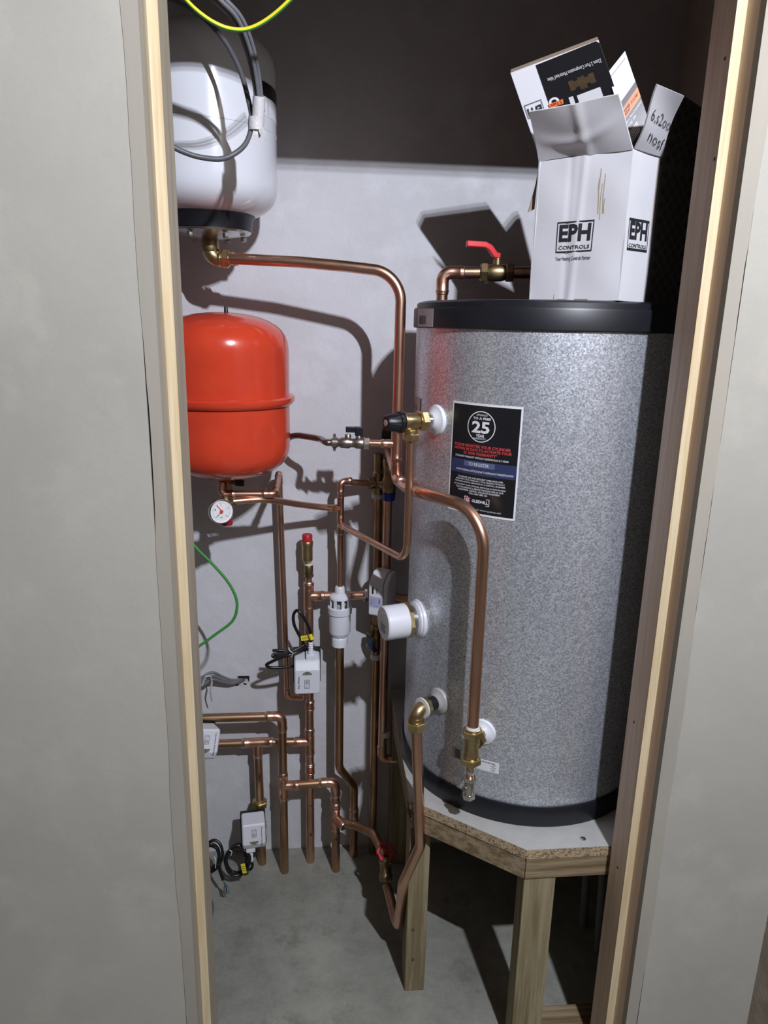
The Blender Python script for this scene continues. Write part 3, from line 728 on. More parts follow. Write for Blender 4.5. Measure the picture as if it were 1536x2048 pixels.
for s in (1, -1): mb.prism([q+UP*s*.008+bd*-.003, q+UP*s*.008+bd*.005, q+UP*s*.019+bd*.0045, q+UP*s*.019+bd*-.001], (0, .004, 0))
part('wing_nut', mb, fv, 'cast wing nut')
hs = q+bd*.008
hose = [hs, hs+bd*.012, PY(640, 878, 1.612), PY(612, 873, 1.64), PY(594, 871, 1.665), PY(578, 876, 1.69), PY(560, 900, 1.71)]
t3 = thing('flexible_hose', 'thin brown flexible hose running behind the red vessel', 'hose', hose[-1])
part('hose', MB(M_HOSE).tube(spline(hose, 6), .0072, 14), t3); part('ferrule', MB(M_NICKEL).lathe(hs, bd, [(0, .0085), (.012, .0085), (.014, .007)], 16), t3)
# ---- 4: cold water control valve in the shade -----------------------------------------------
CVY = 1.745
cA = PY(757, 905, CVY); cB = PY(756, 985, CVY); cC = PY(778, 905, CVY-.025); cD = PY(778, 982, CVY-.025)
cv = thing('control_valve', 'dull brass cold water control valve with black and blue knobs behind the tee', 'valve', cB)
mb = MB(M_BRASSD).lathe(cB, UP, [(-.004, .0135), (0, .0155), (.014, .0155), (.017, .0125), (.035, .0120), (.038, .0140), (.052, .0140), (.055, .0115), (.085, .0115), (.10, .013)], 20)
q = V((cB.x, CVY, PY(747, 967, CVY).z)); mb.lathe(q, V((-1, 0, 0)), [(0, .011), (.016, .011), (.0165, .0145), (.024, .0145), (.026, .009)], 20)
mb.tube([q, V((cD.x, cD.y, q.z))], .0125, 16)
part('valve_body', mb, cv, 'dull brass body')
mb = MB(M_BRASSD).lathe(V((cD.x, cD.y, cD.z)), UP, [(-.002, .0165), (.004, .0175), (.030, .0175), (.034, .015), (.060, .0145), (.064, .0165), (.082, .0165)], 22)
part('relief_body', mb, cv)
part('blue_knob', MB(M_BLUEK).lathe(V((cD.x, cD.y, cD.z-.003)), -UP, [(0, .017), (.006, .0172), (.020, .0155), (.0215, .012)], 10), cv, 'dark blue knob')
part('black_cap', MB(M_BLACK).lathe(V((cD.x, cD.y, cD.z+.081)), UP, [(0, .015), (.010, .0145), (.012, .010)], 16), cv)
q = PY(773, 884, CVY-.03)
part('black_knob', MB(M_BLACK).lathe(q, UP, [(0, .0150), (.006, .0162), (.026, .0155), (.034, .012), (.036, .006)], 14), cv, 'round black knob')
# link back from the tee elbow to this valve
lk = LOW+V((-.004, .012, -.004)); 
part('copper_link', MB(M_CUF).tube([LOW+V((-.001, .004, -.006)), V((cC.x, cC.y, LOW.z+.010))], R22*1.05, 18), cv)
# two uprights below it
XA = PY(755, 1040, 1.7685).x; XB = PY(773, 1040, CVY).x
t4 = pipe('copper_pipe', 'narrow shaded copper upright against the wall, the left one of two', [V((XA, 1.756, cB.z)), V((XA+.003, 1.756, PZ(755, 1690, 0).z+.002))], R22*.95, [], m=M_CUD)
zE = PY(768, 1516, CVY-.02).z
t5 = pipe('copper_pipe', 'shaded copper upright whose elbow turns towards the cylinder base, right one of two',
          [V((XB, CVY-.025, cD.z-.018)), V((XB, CVY-.025, zE)), V((XB+.060, CVY-.028, zE-.001))], R22, ['e'], m=M_CU)
def clip(px, py, Y, label, w=.034):
    q = PY(px, py, Y)
    mb = MB(M_WPL2).lathe(V((q.x, Y, q.z-.007)), UP, [(0, .012), (.0, .0158), (.014, .0158), (.014, .012)], 20); mb.aabb((q.x-.012, Y+.010, q.z-.006), (q.x+.012, YW, q.z+.006))
    solo('pipe_clip', mb, label, 'pipe clip', bevel=.0008)
clip(755.5, 991, 1.756, 'white plastic clip just below the dull brass control valve')
clip(752.5, 1312, 1.756, 'white plastic clip below the blue lever valve')
clip(769.5, 1466, CVY-.025, 'white plastic clip low on the right shaded upright')
# ---- blue lever ball valve on the left upright
q = V((XA+.001, 1.756, PY(751, 1272, 1.745).z))
bv = thing('ball_valve', 'dull brass ball valve with a dark blue lever under the white wired head', 'valve', q-UP*.03)
mb = MB(M_BRASSD).lathe(q, UP, [(-.030, .0135), (-.028, .0150), (-.016, .0150), (-.014, .0135), (-.008, .0155), (.008, .0155), (.014, .0135), (.016, .0150), (.028, .0150), (.030, .0135)], 18); part('valve_body', mb, bv)
sd = V((-.75, -.66, 0)).normalized()
part('valve_stem', MB(M_BRASSD).lathe(q+UP*.006, sd, [(.010, .008), (.022, .007), (.023, .0095), (.029, .0095), (.031, .004)], 14), bv)
hq = q+UP*.006+sd*.027
part('lever', MB(M_BLUEH).strap([hq+UP*.004, hq+V((.000, -.002, -.008)), hq+V((.003, -.006, -.018)), hq+V((.012, -.008, -.034)), hq+V((.018, -.008, -.046))], V((.8, .2, .5)), [.012, .014, .013, .013, .012], .005), bv, 'dark blue coated lever', bevel=.0015)
# ---- 5: relief discharge: valve on cylinder, bent pipe back to tundish ------------------------
pT, nT = BTP
tp = thing('relief_valve', 'brass temperature relief valve with ribbed black knob on the cylinder side', 'valve', pT+nT*.06-UP*.03)
mb = MB(M_CHROME).lathe(pT+nT*.010, nT, [(0, .0115), (.016, .0115), (.017, .010)], 22); part('steel_spigot', mb, tp)
part('valve_nut', MB(M_BRASS).hexn(pT+nT*.025, nT, .0200, .016), tp)
mb = MB(M_BRASS).lathe(pT+nT*.038, nT, [(0, .0130), (.006, .0130), (.010, .0160), (.036, .0165), (.038, .0200), (.041, .0200)], 26)
TO = pT+nT*.058
mb.tube([TO, TO-UP*.018], .0105, 20); mb.lathe(TO-UP*.031, UP, [(0, .0132), (.004, .0132), (.014, .0132), (.016, .0115)], 22)
part('valve_body', mb, tp, 'shiny brass valve body')
part('outlet_nut', MB(M_BRASS).hexn(TO-UP*.036, UP, .0165, .013), tp)
kb = []
for i in range(40):
    kb.append(1.0 if i % 2 else 0.955)
k0 = pT+nT*.0795; X_, Y_ = frame(nT); rings = []
for t_, r_ in ((0, .0190), (.002, .0205), (.008, .0205), (.010, .0180), (.030, .0150), (.034, .0125), (.0345, .0100)):
    rings.append([k0+nT*t_+X_*(r_*kb[a]*cos(2*pi*a/40))+Y_*(r_*kb[a]*sin(2*pi*a/40)) for a in range(40)])
part('knob', MB(M_BLACK).loft(rings), tp, 'ribbed black plastic knob')
part('knob_badge', MB(M_TRANS).lathe(k0+nT*.034, nT, [(0, .006), (.0012, .006), (.0014, .003)], 18), tp)
YTU = 1.70
J1 = PY(681, 1050, YTU); KB = PY(818, 1135, 0.0+TO.y); KB = V((TO.x, TO.y, PY(815, 1118, TO.y).z-.003))
J1 = V((PY(681, 1015, YTU).x, YTU, J1.z))
t6 = thing('copper_pipe', 'thin copper discharge pipe falling from the relief valve and rising back to the upright', 'pipe', KB)
part('pipe', MB(M_CU).tube(fillet([TO-UP*.030, KB, J1+(KB-J1).normalized()*.012], [.044], 12), R15, 18), t6)
mb = MB(); collar_ring(mb, J1+(KB-J1).normalized()*.006, (KB-J1), R15, .014); part('socket', mb, t6)
# upright with elbow, tee, tundish feed
zt1 = PY(681, 963, YTU).z; zt2 = PY(681, 1015, YTU).z; TUx = J1.x
t7 = thing('copper_pipe', 'thin copper upright with an elbow at its top feeding the white tundish', 'pipe', V((TUx, YTU, PY(680, 1172, YTU).z)))
part('pipe', MB(M_CU).tube(fillet([V((cB.x-.018, CVY-.002, q.z*0+PY(747, 966, CVY).z)), V((TUx, YTU, zt1)), V((TUx, YTU, PY(680, 1176, YTU).z))], [R15*1.4]), R15, 18), t7)
elbow_part(t7, V((TUx, YTU, zt1)), V((cB.x, CVY, zt1)), V((TUx, YTU, zt1-.1)), R15)
tee_part(t7, V((TUx, YTU, zt2)), UP, V((-1, -.25, 0)), R15)
tee_part(t7, V((TUx, YTU, J1.z)), UP, (KB-J1).normalized(), R15, 1.5)
# safety discharge from the gauge group into that tee
GY = 1.555
sp = [PY(466, 1003, 1.565), PY(500, 1000, 1.575), PY(535, 999.5, 1.59), PY(594, 1008, 1.645), PY(640, 1014, 1.682), V((TUx-.012, YTU-.003, zt2))]
t8 = thing('copper_pipe', 'thin copper pipe sagging from behind the pressure gauge to the upright tee', 'pipe', sp[-1])
part('pipe', MB(M_CU).tube(spline(sp, 6), R15, 18), t8)
# tundish
tq = lambda py: PY(680, py, YTU).z
tu = thing('tundish', 'white plastic tundish with open windows on the thin copper pipe', 'tundish', V((TUx, YTU, tq(1291))))
a0 = V((TUx, YTU, 0))
zN0, zN1, zD, zW0, zW1, zR0, zR1, zB, zT_, zE0 = tq(1172), tq(1186), tq(1191), tq(1195), tq(1211), tq(1211), tq(1225), tq(1264), tq(1271), tq(1291)
part('top_nut', MB(M_WPL).lathe(a0, UP, [(zN1, 0.01288), (zN1, 0.01366), (zN0-.003, 0.01288), (zN0, 0.01064)], 10), tu)
part('cap', MB(M_WPL).lathe(a0, UP, [(zW0-.001, 0.02296), (zW0, 0.02744), (zD, 0.02632), (zN1-.001, 0.01680), (zN1+.001, 0.01232)], 32), tu)
for k in range(8):
    a = 2*pi*(k+.35)/8; n_ = V((cos(a), sin(a), 0)); tt = V((-sin(a), cos(a), 0))
    part('window_bar', MB(M_WPL).box(a0+n_*.0249+UP*(zW0+zW1)/2, n_*.0016, tt*.0038, UP*((zW0-zW1)/2+.0005)), tu, smooth=False)
part('ring', MB(M_WPL).lathe(a0, UP, [(zR1-.001, 0.02632), (zR1, 0.03046), (zR0-.002, 0.03136), (zR0, 0.02934), (zR0, 0.02632), (zR0-.010, 0.02128)], 36), tu)
part('inner_funnel', MB(M_WPL2).lathe(a0, UP, [(zR1, 0.00672), (zR0+.004, 0.01568), (zR0+.004, 0.01512)], 20), tu)
part('bowl', MB(M_WPL).lathe(a0, UP, [(zT_-.002, 0.01848), (zT_, 0.01926), (zB, 0.02632), (zB+.004, 0.02744), (zR1, 0.02744)], 36), tu)
part('bottom_nut', MB(M_WPL).lathe(a0, UP, [(zE0, 0.01680), (zE0+.0015, 0.02083), (zT_-.006, 0.02083), (zT_-.003, 0.01994), (zT_, 0.01680)], 12), tu)
YT2 = 1.748
t9 = pipe('copper_pipe', 'copper pipe dropping from the tundish with an offset bend to the floor',
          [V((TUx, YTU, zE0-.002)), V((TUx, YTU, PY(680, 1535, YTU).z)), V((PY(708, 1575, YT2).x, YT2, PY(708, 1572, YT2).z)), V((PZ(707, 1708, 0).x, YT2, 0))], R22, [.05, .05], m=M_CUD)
coupling_part(t9, V((PZ(707, 1708, 0).x, YT2, PY(708, 1630, YT2).z)), UP, R22)
# ---- 6: red vessel feed ----------------------------------------------------------------------
zf = PY(452, 988, RY).z
E6 = V((PY(443.5, 988.5, 1.578).x, 1.578, PY(443.5, 988.5, 1.578).z)); E7 = PY(550, 982, 1.578); E7 = V((E7.x, 1.578, E6.z+.001))
YP = 1.7375; T6 = PY(558, 946, YP)
t10 = thing('copper_pipe', 'thin copper upright rising from the hot water valve to the red vessel', 'pipe', V((PY(576, 1394, YP).x, YP, PY(576, 1394, YP).z)))
B6 = V((PY(575, 1394, YP).x, YP, PY(575, 1394, YP).z)); 
part('pipe', MB(M_CU).tube(fillet([V((E6.x, E6.y, E6.z+.02)), E6, E7, T6, B6, V((B6.x+.042, YP-.004, B6.z-.001))], [R15*1.3]*4), R15, 18), t10)
elbow_part(t10, E6, E6+UP, E7, R15); elbow_part(t10, E7, E6, T6, R15); elbow_part(t10, T6, E7, B6, R15); elbow_part(t10, B6, T6, B6+V((1, 0, 0)), R15)
dv = thing('drain_valve', 'small brass lockshield valve with a black tap under the red vessel', 'valve', V((RX, RY-.012, 1.125)))
mb = MB(M_BRASSD).lathe(V((RX, RY-.006, 1.123)), UP, [(0, .012), (.004, .0145), (.014, .0145), (.018, .012), (.027, .012)], 6); mb.tube([V((RX, RY-.006, 1.125)), V((E6.x, E6.y, E6.z+.012))], .0105, 16)
part('valve_body', mb, dv)
q = PY(470, 968, RY-.03); part('tap', MB(M_BLACK).box(V((RX+.030, RY-.018, q.z)), (.010, -.002, 0), (0, .006, 0), (0, 0, .0065)), dv, 'black plastic tap', smooth=False, bevel=.0012)
part('tap_stem', MB(M_BRASSD).lathe(V((RX+.010, RY-.012, q.z)), V((1, -.3, 0)), [(0, .005), (.012, .005)], 12), dv)
# gauge with red safety valve
gc = PY(442.5, 1023, 1.525); gd = (EYE-gc); gd = V((gd.x+.55, gd.y, gd.z*.25)).normalized()
gg = thing('pressure_gauge', 'round white pressure gauge with red pointer under the red vessel', 'gauge', gc-UP*.03)
part('case', MB(M_CHROME).lathe(gc-gd*.026, gd, [(0, .015), (.003, .024), (.020, .0272), (.026, .0278), (.029, .0272), (.0295, .0250), (.0265, .0245)], 48), gg, 'chrome case')
dial = part('dial', MB(M_DIAL).lathe(gc-gd*.003, gd, [(0, .0248), (.0035, .0248), (.0036, .0240)], 48), gg, 'white dial')
gx = UP.cross(gd).normalized(); gy = gd.cross(gx); gm = lambda x, y: gc+gd*.0009+gx*x+gy*y
mb = MB(M_INK)
for k in range(33):
    a = radians(225-270*k/32); r0 = .0185 if k % 8 else .0165
    mb.flat(stroke2([(r0*cos(a), r0*sin(a)), (.0205*cos(a), .0205*sin(a))], .0005 if k % 8 else .0009), gm)
for k in range(5):
    a = radians(225-270*k/4); mb.flat(shift(fitted(str(k), .0022, .0033), .0140*cos(a), .0140*sin(a)), gm)
mb.flat(shift(fitted('bar', .0055, .0032), 0, -.0125), gm); mb.flat(stroke2([(0, 0), (-.0105, -.0105)], .0012), lambda x, y: gm(x, y)+gd*.0006)
part('markings', mb, dial, smooth=False)
mb = MB(M_PRED); mb.flat(stroke2([(0, .002), (-.010, .0155)], .0016), lambda x, y: gm(x, y)+gd*.001); part('pointer', mb, gg, smooth=False)
part('pointer_hub', MB(M_PRED).lathe(gc+gd*.001, gd, [(0, .0040), (.002, .0040), (.003, .003)], 18), gg)
sv = thing('safety_valve', 'red capped safety valve half hidden behind the pressure gauge', 'valve', PY(453, 1049, 1.566))
q = PY(453, 1034, 1.566); part('red_cap', MB(M_REDP).lathe(q-UP*.010, UP, [(-.008, .0125), (-.006, .0138), (.012, .0138), (.014, .012)], 10), sv, 'red plastic cap')
part('valve_body', MB(M_BRASSD).lathe(q+UP*.004, UP, [(0, .0115), (.014, .0115), (.016, .0135), (.030, .0135), (.038, .009), (E6.z-q.z-.004, .009)], 18), sv)
part('side_outlet', MB(M_BRASSD).tube([q+UP*.026, sp[0]+V((.004, 0, 0))], .0098, 16), sv)
# ---- 7: floor pipes at the lower left --------------------------------------------------------
Y1, Y2_, Y3, Y4 = 1.695, 1.731, 1.692, 1.731
F1 = PZ(569, 1748, 0); F2 = PZ(621, 1724, 0); F3 = PZ(672, 1744, 0); F4 = PZ(524.5, 1727, 0)
F1.y, F2.y, F3.y, F4.y = Y1, Y2_, Y3, Y4
R28 = 0.0125
E1 = V((F1.x, Y1, PY(571, 1432, Y1).z)); H1 = PY(385, 1434, Y1); H1 = V((H1.x-.16, Y1, E1.z-.001))
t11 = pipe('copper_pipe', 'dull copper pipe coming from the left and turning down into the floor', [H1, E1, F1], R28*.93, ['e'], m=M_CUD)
T1 = V((F1.x, Y1, PY(569, 1571, Y1).z)); tee_part(t11, T1, UP, V((1, 0, 0)), R28*.93)
E3 = V((F3.x-.003, Y3, PY(667, 1564, Y3).z)); T3 = V((F3.x-.003, Y3, PY(668, 1635, Y3).z))
t12 = pipe('copper_pipe', 'short copper branch stepping right from that tee and down into the floor', [T1+V((.012, 0, 0)), E3, V((F3.x, Y3, 0))], R28*.93, ['e'], m=M_CUD)
bdir = V((.62, -.78, -.16)).normalized()
tee_part(t12, T3, UP, bdir, R28*.93, 1.7)
coupling_part(t12, V((F3.x-.002, Y3, PY(668, 1612, Y3).z)), UP, R28*.93, .012)
zA = PY(615, 1192, Y2_).z; T2 = V((F2.x, Y2_, PY(619.6, 1483, Y2_).z)); zA2 = V((F2.x, Y2_, zA))
t13 = pipe('copper_pipe', 'tall copper riser passing behind the hot water valve head to the floor', [zA2-UP*.012, F2], R28*.93, [], m=M_CU)
tee_part(t13, T2, UP, V((-1, 0, 0)), R28*.93)
coupling_part(t13, V((F2.x, Y2_, PY(620, 1537, Y2_).z)), UP, R28*.93, .016)
coupling_part(t13, V((F2.x, Y2_, PY(619, 1410, Y2_).z)), UP, R28*.93, .014)
tee_part(t13, zA2, UP, V((1, 0, 0)), R28*.93, 1.7, name='top_tee')
VX = PY(757, 1191, Y2_-.012).x
pm = MB(M_CU).tube([zA2+V((.012, 0, 0)), V((VX, Y2_, zA+.001)), V((VX+.05, Y2_-.02, zA+.001)), V((.285, 1.665, zA+.002))], R22, 18)
part('branch', pm, t13)
T4 = V((F4.x-.004, Y4, PY(520, 1485, Y4).z)); HL = V((-.52, Y4, T4.z-.004))
t14 = pipe('copper_pipe', 'level copper pipe from the far left into the riser, below the first level pipe', [HL, T4, V((F2.x-.012, Y2_, T2.z))], R28*.93, [0], m=M_CUD)
tee_part(t14, T4, V((1, 0, .02)), -UP, R28*.93)
t15 = pipe('copper_pipe', 'copper drop through the downstairs valve head into the floor', [T4-UP*.012, F4], R28*.93, [], m=M_CUD)
# pen marks
def penmark(parent, s, c, wd, hh, rot=0.0, R=R28*.93):
    """ink wrapped on an upright pipe, centred at c facing the viewer"""
    a0_ = atan2(-c.x+0.0, 1.0)*0+0.10
    def f(x, y):
        a = a0_+x/R; return V((c.x+(R+.0004)*sin(a), c.y-(R+.0004)*cos(a), c.z+y))
    part('pen_mark', MB(M_INK).flat(shift(fitted(s, wd, hh, .03), 0, 0, rot), f), parent, smooth=False)
penmark(t13, '2', V((F2.x, Y2_, PY(621, 1664, Y2_).z)), .008, .011)
penmark(t13, '=', V((F2.x, Y2_, PY(620, 1607, Y2_).z)), .007, .006)
penmark(t12, '1', V((F3.x-.001, Y3, PY(670, 1673, Y3).z)), .005, .010)
penmark(t15, 'H/ISO', V((F4.x-.002, Y4, PY(522, 1550, Y4).z)), .026, .007, -pi/2)
# ---- 8: automatic air vent on the riser
av = thing('air_vent', 'slim brass automatic air vent with red cap on top of the riser', 'air vent', zA2+UP*.018)
vz = lambda py: PY(612, py, Y2_).z-zA
part('reducer', MB(M_CUF).lathe(zA2, UP, [(.020, .0135), (vz(1176), .0115), (vz(1172), .0085), (vz(1155), .008)], 20), av)
part('nut', MB(M_BRASSD).lathe(zA2, UP, [(vz(1155), .010), (vz(1153), .0125), (vz(1147), .0125), (vz(1146), .0095)], 8), av)
part('check_body', MB(M_BRASSD).lathe(zA2, UP, [(vz(1146), .0100), (vz(1144), .0115), (vz(1131), .0115), (vz(1129), .0100)], 20), av)
part('seal', MB(M_PTFE).lathe(zA2, UP, [(vz(1130), .0105), (vz(1129), .0118), (vz(1127), .0118), (vz(1126), .009)], 20), av)
vo_ = V((-.003, 0, 0))
part('float_chamber', MB(M_BRASS).lathe(zA2+vo_, UP, [(vz(1127), .0095), (vz(1122), .0110), (vz(1120), .0135), (vz(1093), .0138), (vz(1092), .0145), (vz(1083), .0147), (vz(1082), .0138)], 28), av, 'bright brass chamber')
part('red_cap', MB(M_REDP).lathe(zA2+vo_, UP, [(vz(1082), .0128), (vz(1070), .0130), (vz(1068.5), .0115)], 24), av, 'red plastic cap')
# ---- 9: motorised valve heads -----------------------------------------------------------------
def printmap(o, x, y, n, lift=.0006):
    return lambda a, b: o+x*a+y*b+n*lift
def valve_head(label, c, x, y, n, words, W=.064, H=.088, D=.060, group='white motorised valve heads', cat='valve', body=True, pipe_ax=UP, pipe_c=None):
    """c = centre of the front face; x right, y towards the cable end, n outwards"""
    t = thing('motorised_valve', label, cat, c-n*(D+.02), group)
    Wb, Hb = W*.5, H*.5; ch = .020
    # cross-section in (y,n): chamfered towards the cable end
    prof = [(-Hb, -D), (-Hb, -.003), (-Hb+.003, 0), (Hb-ch, 0), (Hb-.004, -.010), (Hb, -.016), (Hb, -D)]
    rings = []
    for sx, ins in ((-Wb, .0035), (-Wb+.0035, 0), (Wb-.0035, 0), (Wb, .0035)):
        rings.append([c+x*sx+y*(a*(1-ins/Hb))+n*(b-ins*.9 if b > -D*.9 else b) for a, b in prof])
    part('cover', MB(M_WPL).loft(rings), t, 'white plastic cover', smooth=False, bevel=.0012)
    part('base_plate', MB(M_BLACK).box(c-n*(D+.006)+y*.004, x*(Wb+.003), y*(Hb+.004), n*.006), t, 'black base', smooth=False, bevel=.001)
    part('cable_socket', MB(M_WPL).box(c+x*(Wb*.30)+y*(Hb+.004)-n*.028, x*.012, y*.008, n*.014), t, smooth=False, bevel=.001)
    rel = []
    for k in range(9): rel += [(.003*k, .0062 if k % 2 else .0048), (.003*k+.0016, .0062 if k % 2 else .0048)]
    part('strain_relief', MB(M_WPL).lathe(c+x*(Wb*.30)+y*(Hb+.011)-n*.026, y, [(0, .0085), (.008, .0075), (.0085, .006)]+[(a+.009, b) for a, b in rel], 14), t, 'ribbed white cable gland')
    pm_ = printmap(c, x, y, n)
    lens = [(.012*cos(pi*k/14), .0115*sin(pi*k/14)*.85) for k in range(15)]
    part('window', MB(M_GLASSY).flat(([(a, Hb*.25+b) for a, b in lens], [tuple(range(15))]), pm_), t, smooth=False)
    part('window_slot', MB(M_INK).flat(rect2(-.0005, Hb*.25, .0005, Hb*.25+.0098), printmap(c, x, y, n, .0009)), t, smooth=False)
    mb = MB(M_INK); mb.flat(frame2(-.0065, -Hb*.62, .0055, -Hb*.05, .0008), pm_)
    mb.flat(stroke2([(-.0045, -Hb*.55), (.0035, -Hb*.55), (-.0005, -Hb*.40), (-.0045, -Hb*.55)], .0007), pm_)
    for k in range(4): mb.flat(rect2(-.0040+.0022*k, -Hb*.34, -.0032+.0022*k, -Hb*.10), pm_)
    part('warning_mark', mb, t, smooth=False)
    mb = MB(M_INK); mb.flat(shift(fitted(words, H*.40 if len(words) < 12 else H*.72, .0052, .01), -Wb*.66, -Hb*.22 if len(words) < 12 else -Hb*.05, pi/2), pm_)
    part('lettering', mb, t, smooth=False)
    if body:
        pc = pipe_c
        mb = MB(M_BRASS); mb.lathe(pc, pipe_ax, [(-.034, .0145), (-.030, .0165), (-.016, .0165), (-.012, .015), (.012, .015), (.016, .0165), (.030, .0165), (.034, .0145)], 20)
        mb.use(M_BRASSD).lathe(pc, n, [(0, .014), (max(.012, (c-n*(D+.010)-pc).dot(n)), .014)], 16)
        part('valve_body', mb, t, 'brass valve body')
    return t
def nface(yaw, tilt):
    """facing direction: 0 = straight at the viewer along -Y; yaw to the right, tilt up"""
    n = V((sin(radians(yaw))*cos(radians(tilt)), -cos(radians(yaw))*cos(radians(tilt)), sin(radians(tilt))))
    x = UP.cross(n).normalized(); y = n.cross(x); return x, y, n
# hot water
x_, y_, n_ = nface(2, -3)
cH = PY(614.5, 1358, 1.612)
hw_ = valve_head('white motorised valve head marked Hot Water, on the tall riser', cH, x_, y_, n_, 'Hot Water', pipe_c=V((F2.x, Y2_, cH.z)))
x_, y_, n_ = nface(8, 6)
cDn = PY(508, 1676, 1.635)
valve_head('white motorised valve head marked Downstairs Heating, low near the floor', cDn, -x_, -y_, n_, 'Downstairs Heating', W=.062, H=.078, pipe_c=V((F4.x-.002, Y4, PY(522, 1665, Y4).z)))
x_, y_, n_ = nface(24, 14)
rr_ = Matrix.Rotation(radians(-14), 3, n_)
cU = PY(412, 1490, 1.60)
valve_head('white motorised valve head marked Upstairs Heating, half hidden by the left stud', cU, rr_ @ (-x_), rr_ @ (-y_), n_, 'Upstairs Heating', W=.066, H=.078, pipe_c=V((cU.x-.06, Y4, T4.z-.002)), pipe_ax=V((1, 0, 0)))
# brass nut above the downstairs head
mb = MB(); comp_nut(mb, V((F4.x-.003, Y4, PY(522, 1612, Y4).z)), UP, R28, .022); part('compression_nut', mb, t15)
# ---- wired two port valve beside the cylinder
wvv = thing('wired_valve', 'pale grey wired valve head with a printed label between the tundish and the cylinder', 'valve', V((VX, Y2_, zA-.05)))
a_ = radians(-28); xw = V((cos(a_), sin(a_), 0)); nw = V((sin(a_), -cos(a_), 0)); 
cW = PY(751, 1196, 1.660)
W2, H2, D2 = .019, .050, .058
def wr(xo, prof): return [cW+xw*xo+UP*a+nw*b for a, b in prof]
prof = [(-H2, -D2), (-H2, -.004), (-H2+.004, 0), (H2*.72, 0), (H2*1.0, -.012), (H2*1.22, -.030), (H2*1.22, -D2)]
part('cover', MB(M_WPL).loft([wr(-W2, prof), wr(W2, prof)]), wvv, 'pale grey plastic cover', smooth=False, bevel=.0025)
part('back_cover', MB(M_WPL).loft([wr(W2+.0012, [(a*.97, b*.97-.001) for a, b in prof]), wr(W2+.012, [(a*.93, b*.95-.003) for a, b in prof])]), wvv, smooth=False, bevel=.0025)
pmw = printmap(cW, xw, UP, nw, .0006)
lbw = part('label', MB(M_PWHT).flat(rect2(-W2*.86, -H2*.52, W2*.9, H2*.66), pmw), wvv, smooth=False)
part('lilac_panel', MB(M_LILAC).flat(rect2(-W2*.84, -H2*.50, W2*.88, H2*.06), printmap(cW, xw, UP, nw, .0009)), lbw, smooth=False)
mb = MB(M_INK); pw2 = printmap(cW, xw, UP, nw, .0012)
mb.flat(stroke2([(-.002, -.021), (.006, -.021)], .0005), pw2); mb.flat(stroke2([(.001, -.004), (-.004, -.004), (-.004, -.008), (-.001, -.011), (-.004, -.014), (-.004, -.021)], .0005), pw2)
for k in range(4): mb.flat(rect2(-.012, -.006-.004*k, -.009, -.0045-.004*k), pw2); mb.flat(rect2(.009, -.004-.003*k, .013, -.0025-.003*k), pw2)
mb.flat(rect2(-.010, .010, -.005, .028), pw2); mb.flat(rect2(.003, .012, .005, .026), pw2)
part('lettering', mb, lbw, smooth=False)
part('union_nut', MB(M_CHROME).hexn(V((VX+.034, Y2_-.016, zA)), V((1, -.35, 0)), .018, .016), wvv)
part('valve_body', MB(M_BRASSD).lathe(V((VX-.026, Y2_, zA)), V((1, -.1, 0)), [(0, .014), (.003, .0165), (.012, .0165), (.016, .014), (.050, .014), (.054, .0165), (.062, .015)], 18), wvv)
part('left_nut', MB(M_CHROME).hexn(V((VX-.036, Y2_, zA)), V((1, 0, 0)), .0165, .010), wvv)
# ---- immersion heater cap
pI, nI = BIM
im = thing('immersion_heater', 'round white immersion heater cap with brass ring on the cylinder side', 'heater', pI+nI*.05-UP*.036)
part('steel_neck', MB(M_ZINC).lathe(pI+nI*.008, nI, [(0, .030), (.016, .0325)], 36), im)
part('brass_ring', MB(M_BRASS).lathe(pI+nI*.022, nI, [(0, .038), (.001, .0405), (.008, .0405), (.009, .038)], 8), im, 'flat brass ring nut')
part('cap', MB(M_WPL).lathe(pI+nI*.030, nI, [(0, .0365), (.045, .0365), (.048, .0360), (.0500, .0340)], 56), im, 'white plastic cap')
fi = pI+nI*.0802; xi = UP.cross(nI).normalized(); yi = nI.cross(xi); pmI = printmap(fi, xi, yi, nI, .0004)
part('screw', MB(M_CHROME).lathe(fi+yi*.022+xi*.004, nI, [(-.002, .0045), (.001, .0045), (.0022, .0025)], 14), im)
mb = MB(M_INK); mb.flat(stroke2([(-.003, .004), (.003, .004), (0, .009), (-.003, .004)], .0008), pmI)
for k in range(6): mb.flat(rect2(-.016+(k % 2)*.002, -.002-.0035*k, .018-.003*(k % 3), -.0008-.0035*k), pmI)
part('lettering', mb, im, smooth=False)
# ---- 10: gate valve, U bend and brass elbow low on the cylinder
pE, nE = BLL
CE = pE+nE*.064                                     # elbow corner
GV = PY(771.5, 1736, 1.475)
ub = thing('copper_pipe', 'copper pipe hooking down from the low brass elbow past the stand leg and back up', 'pipe', PY(792, 1840, 1.365))
pth = [CE-UP*.02, V((CE.x+.002, CE.y, PY(841, 1685, CE.y).z)), PY(806, 1766, 1.302), PY(796, 1858, 1.372), PY(774, 1770, 1.465)]
pth[1] = V((PY(841, 1690, CE.y).x, CE.y, PY(841, 1690, CE.y).z))
part('pipe', MB(M_CU).tube(fillet(pth, [.05, .05, .028], 12), R22, 20), ub)
mb = MB(M_BRASS).tube(fillet([CE-UP*.030, CE, CE-nE*.030], [.017]), .0140, 20); mb.lathe(CE-UP*.022, UP, [(0, .0155), (.004, .0165), (.008, .015)], 20)
part('brass_elbow', mb, ub, 'brass compression elbow')
mb = MB(); comp_nut(mb, CE-UP*.024, -UP, R22, .022); part('compression_nut', mb, ub)
part('back_nut', MB(M_BRASS).hexn(CE-nE*.018, -nE, .0195, .014), ub)
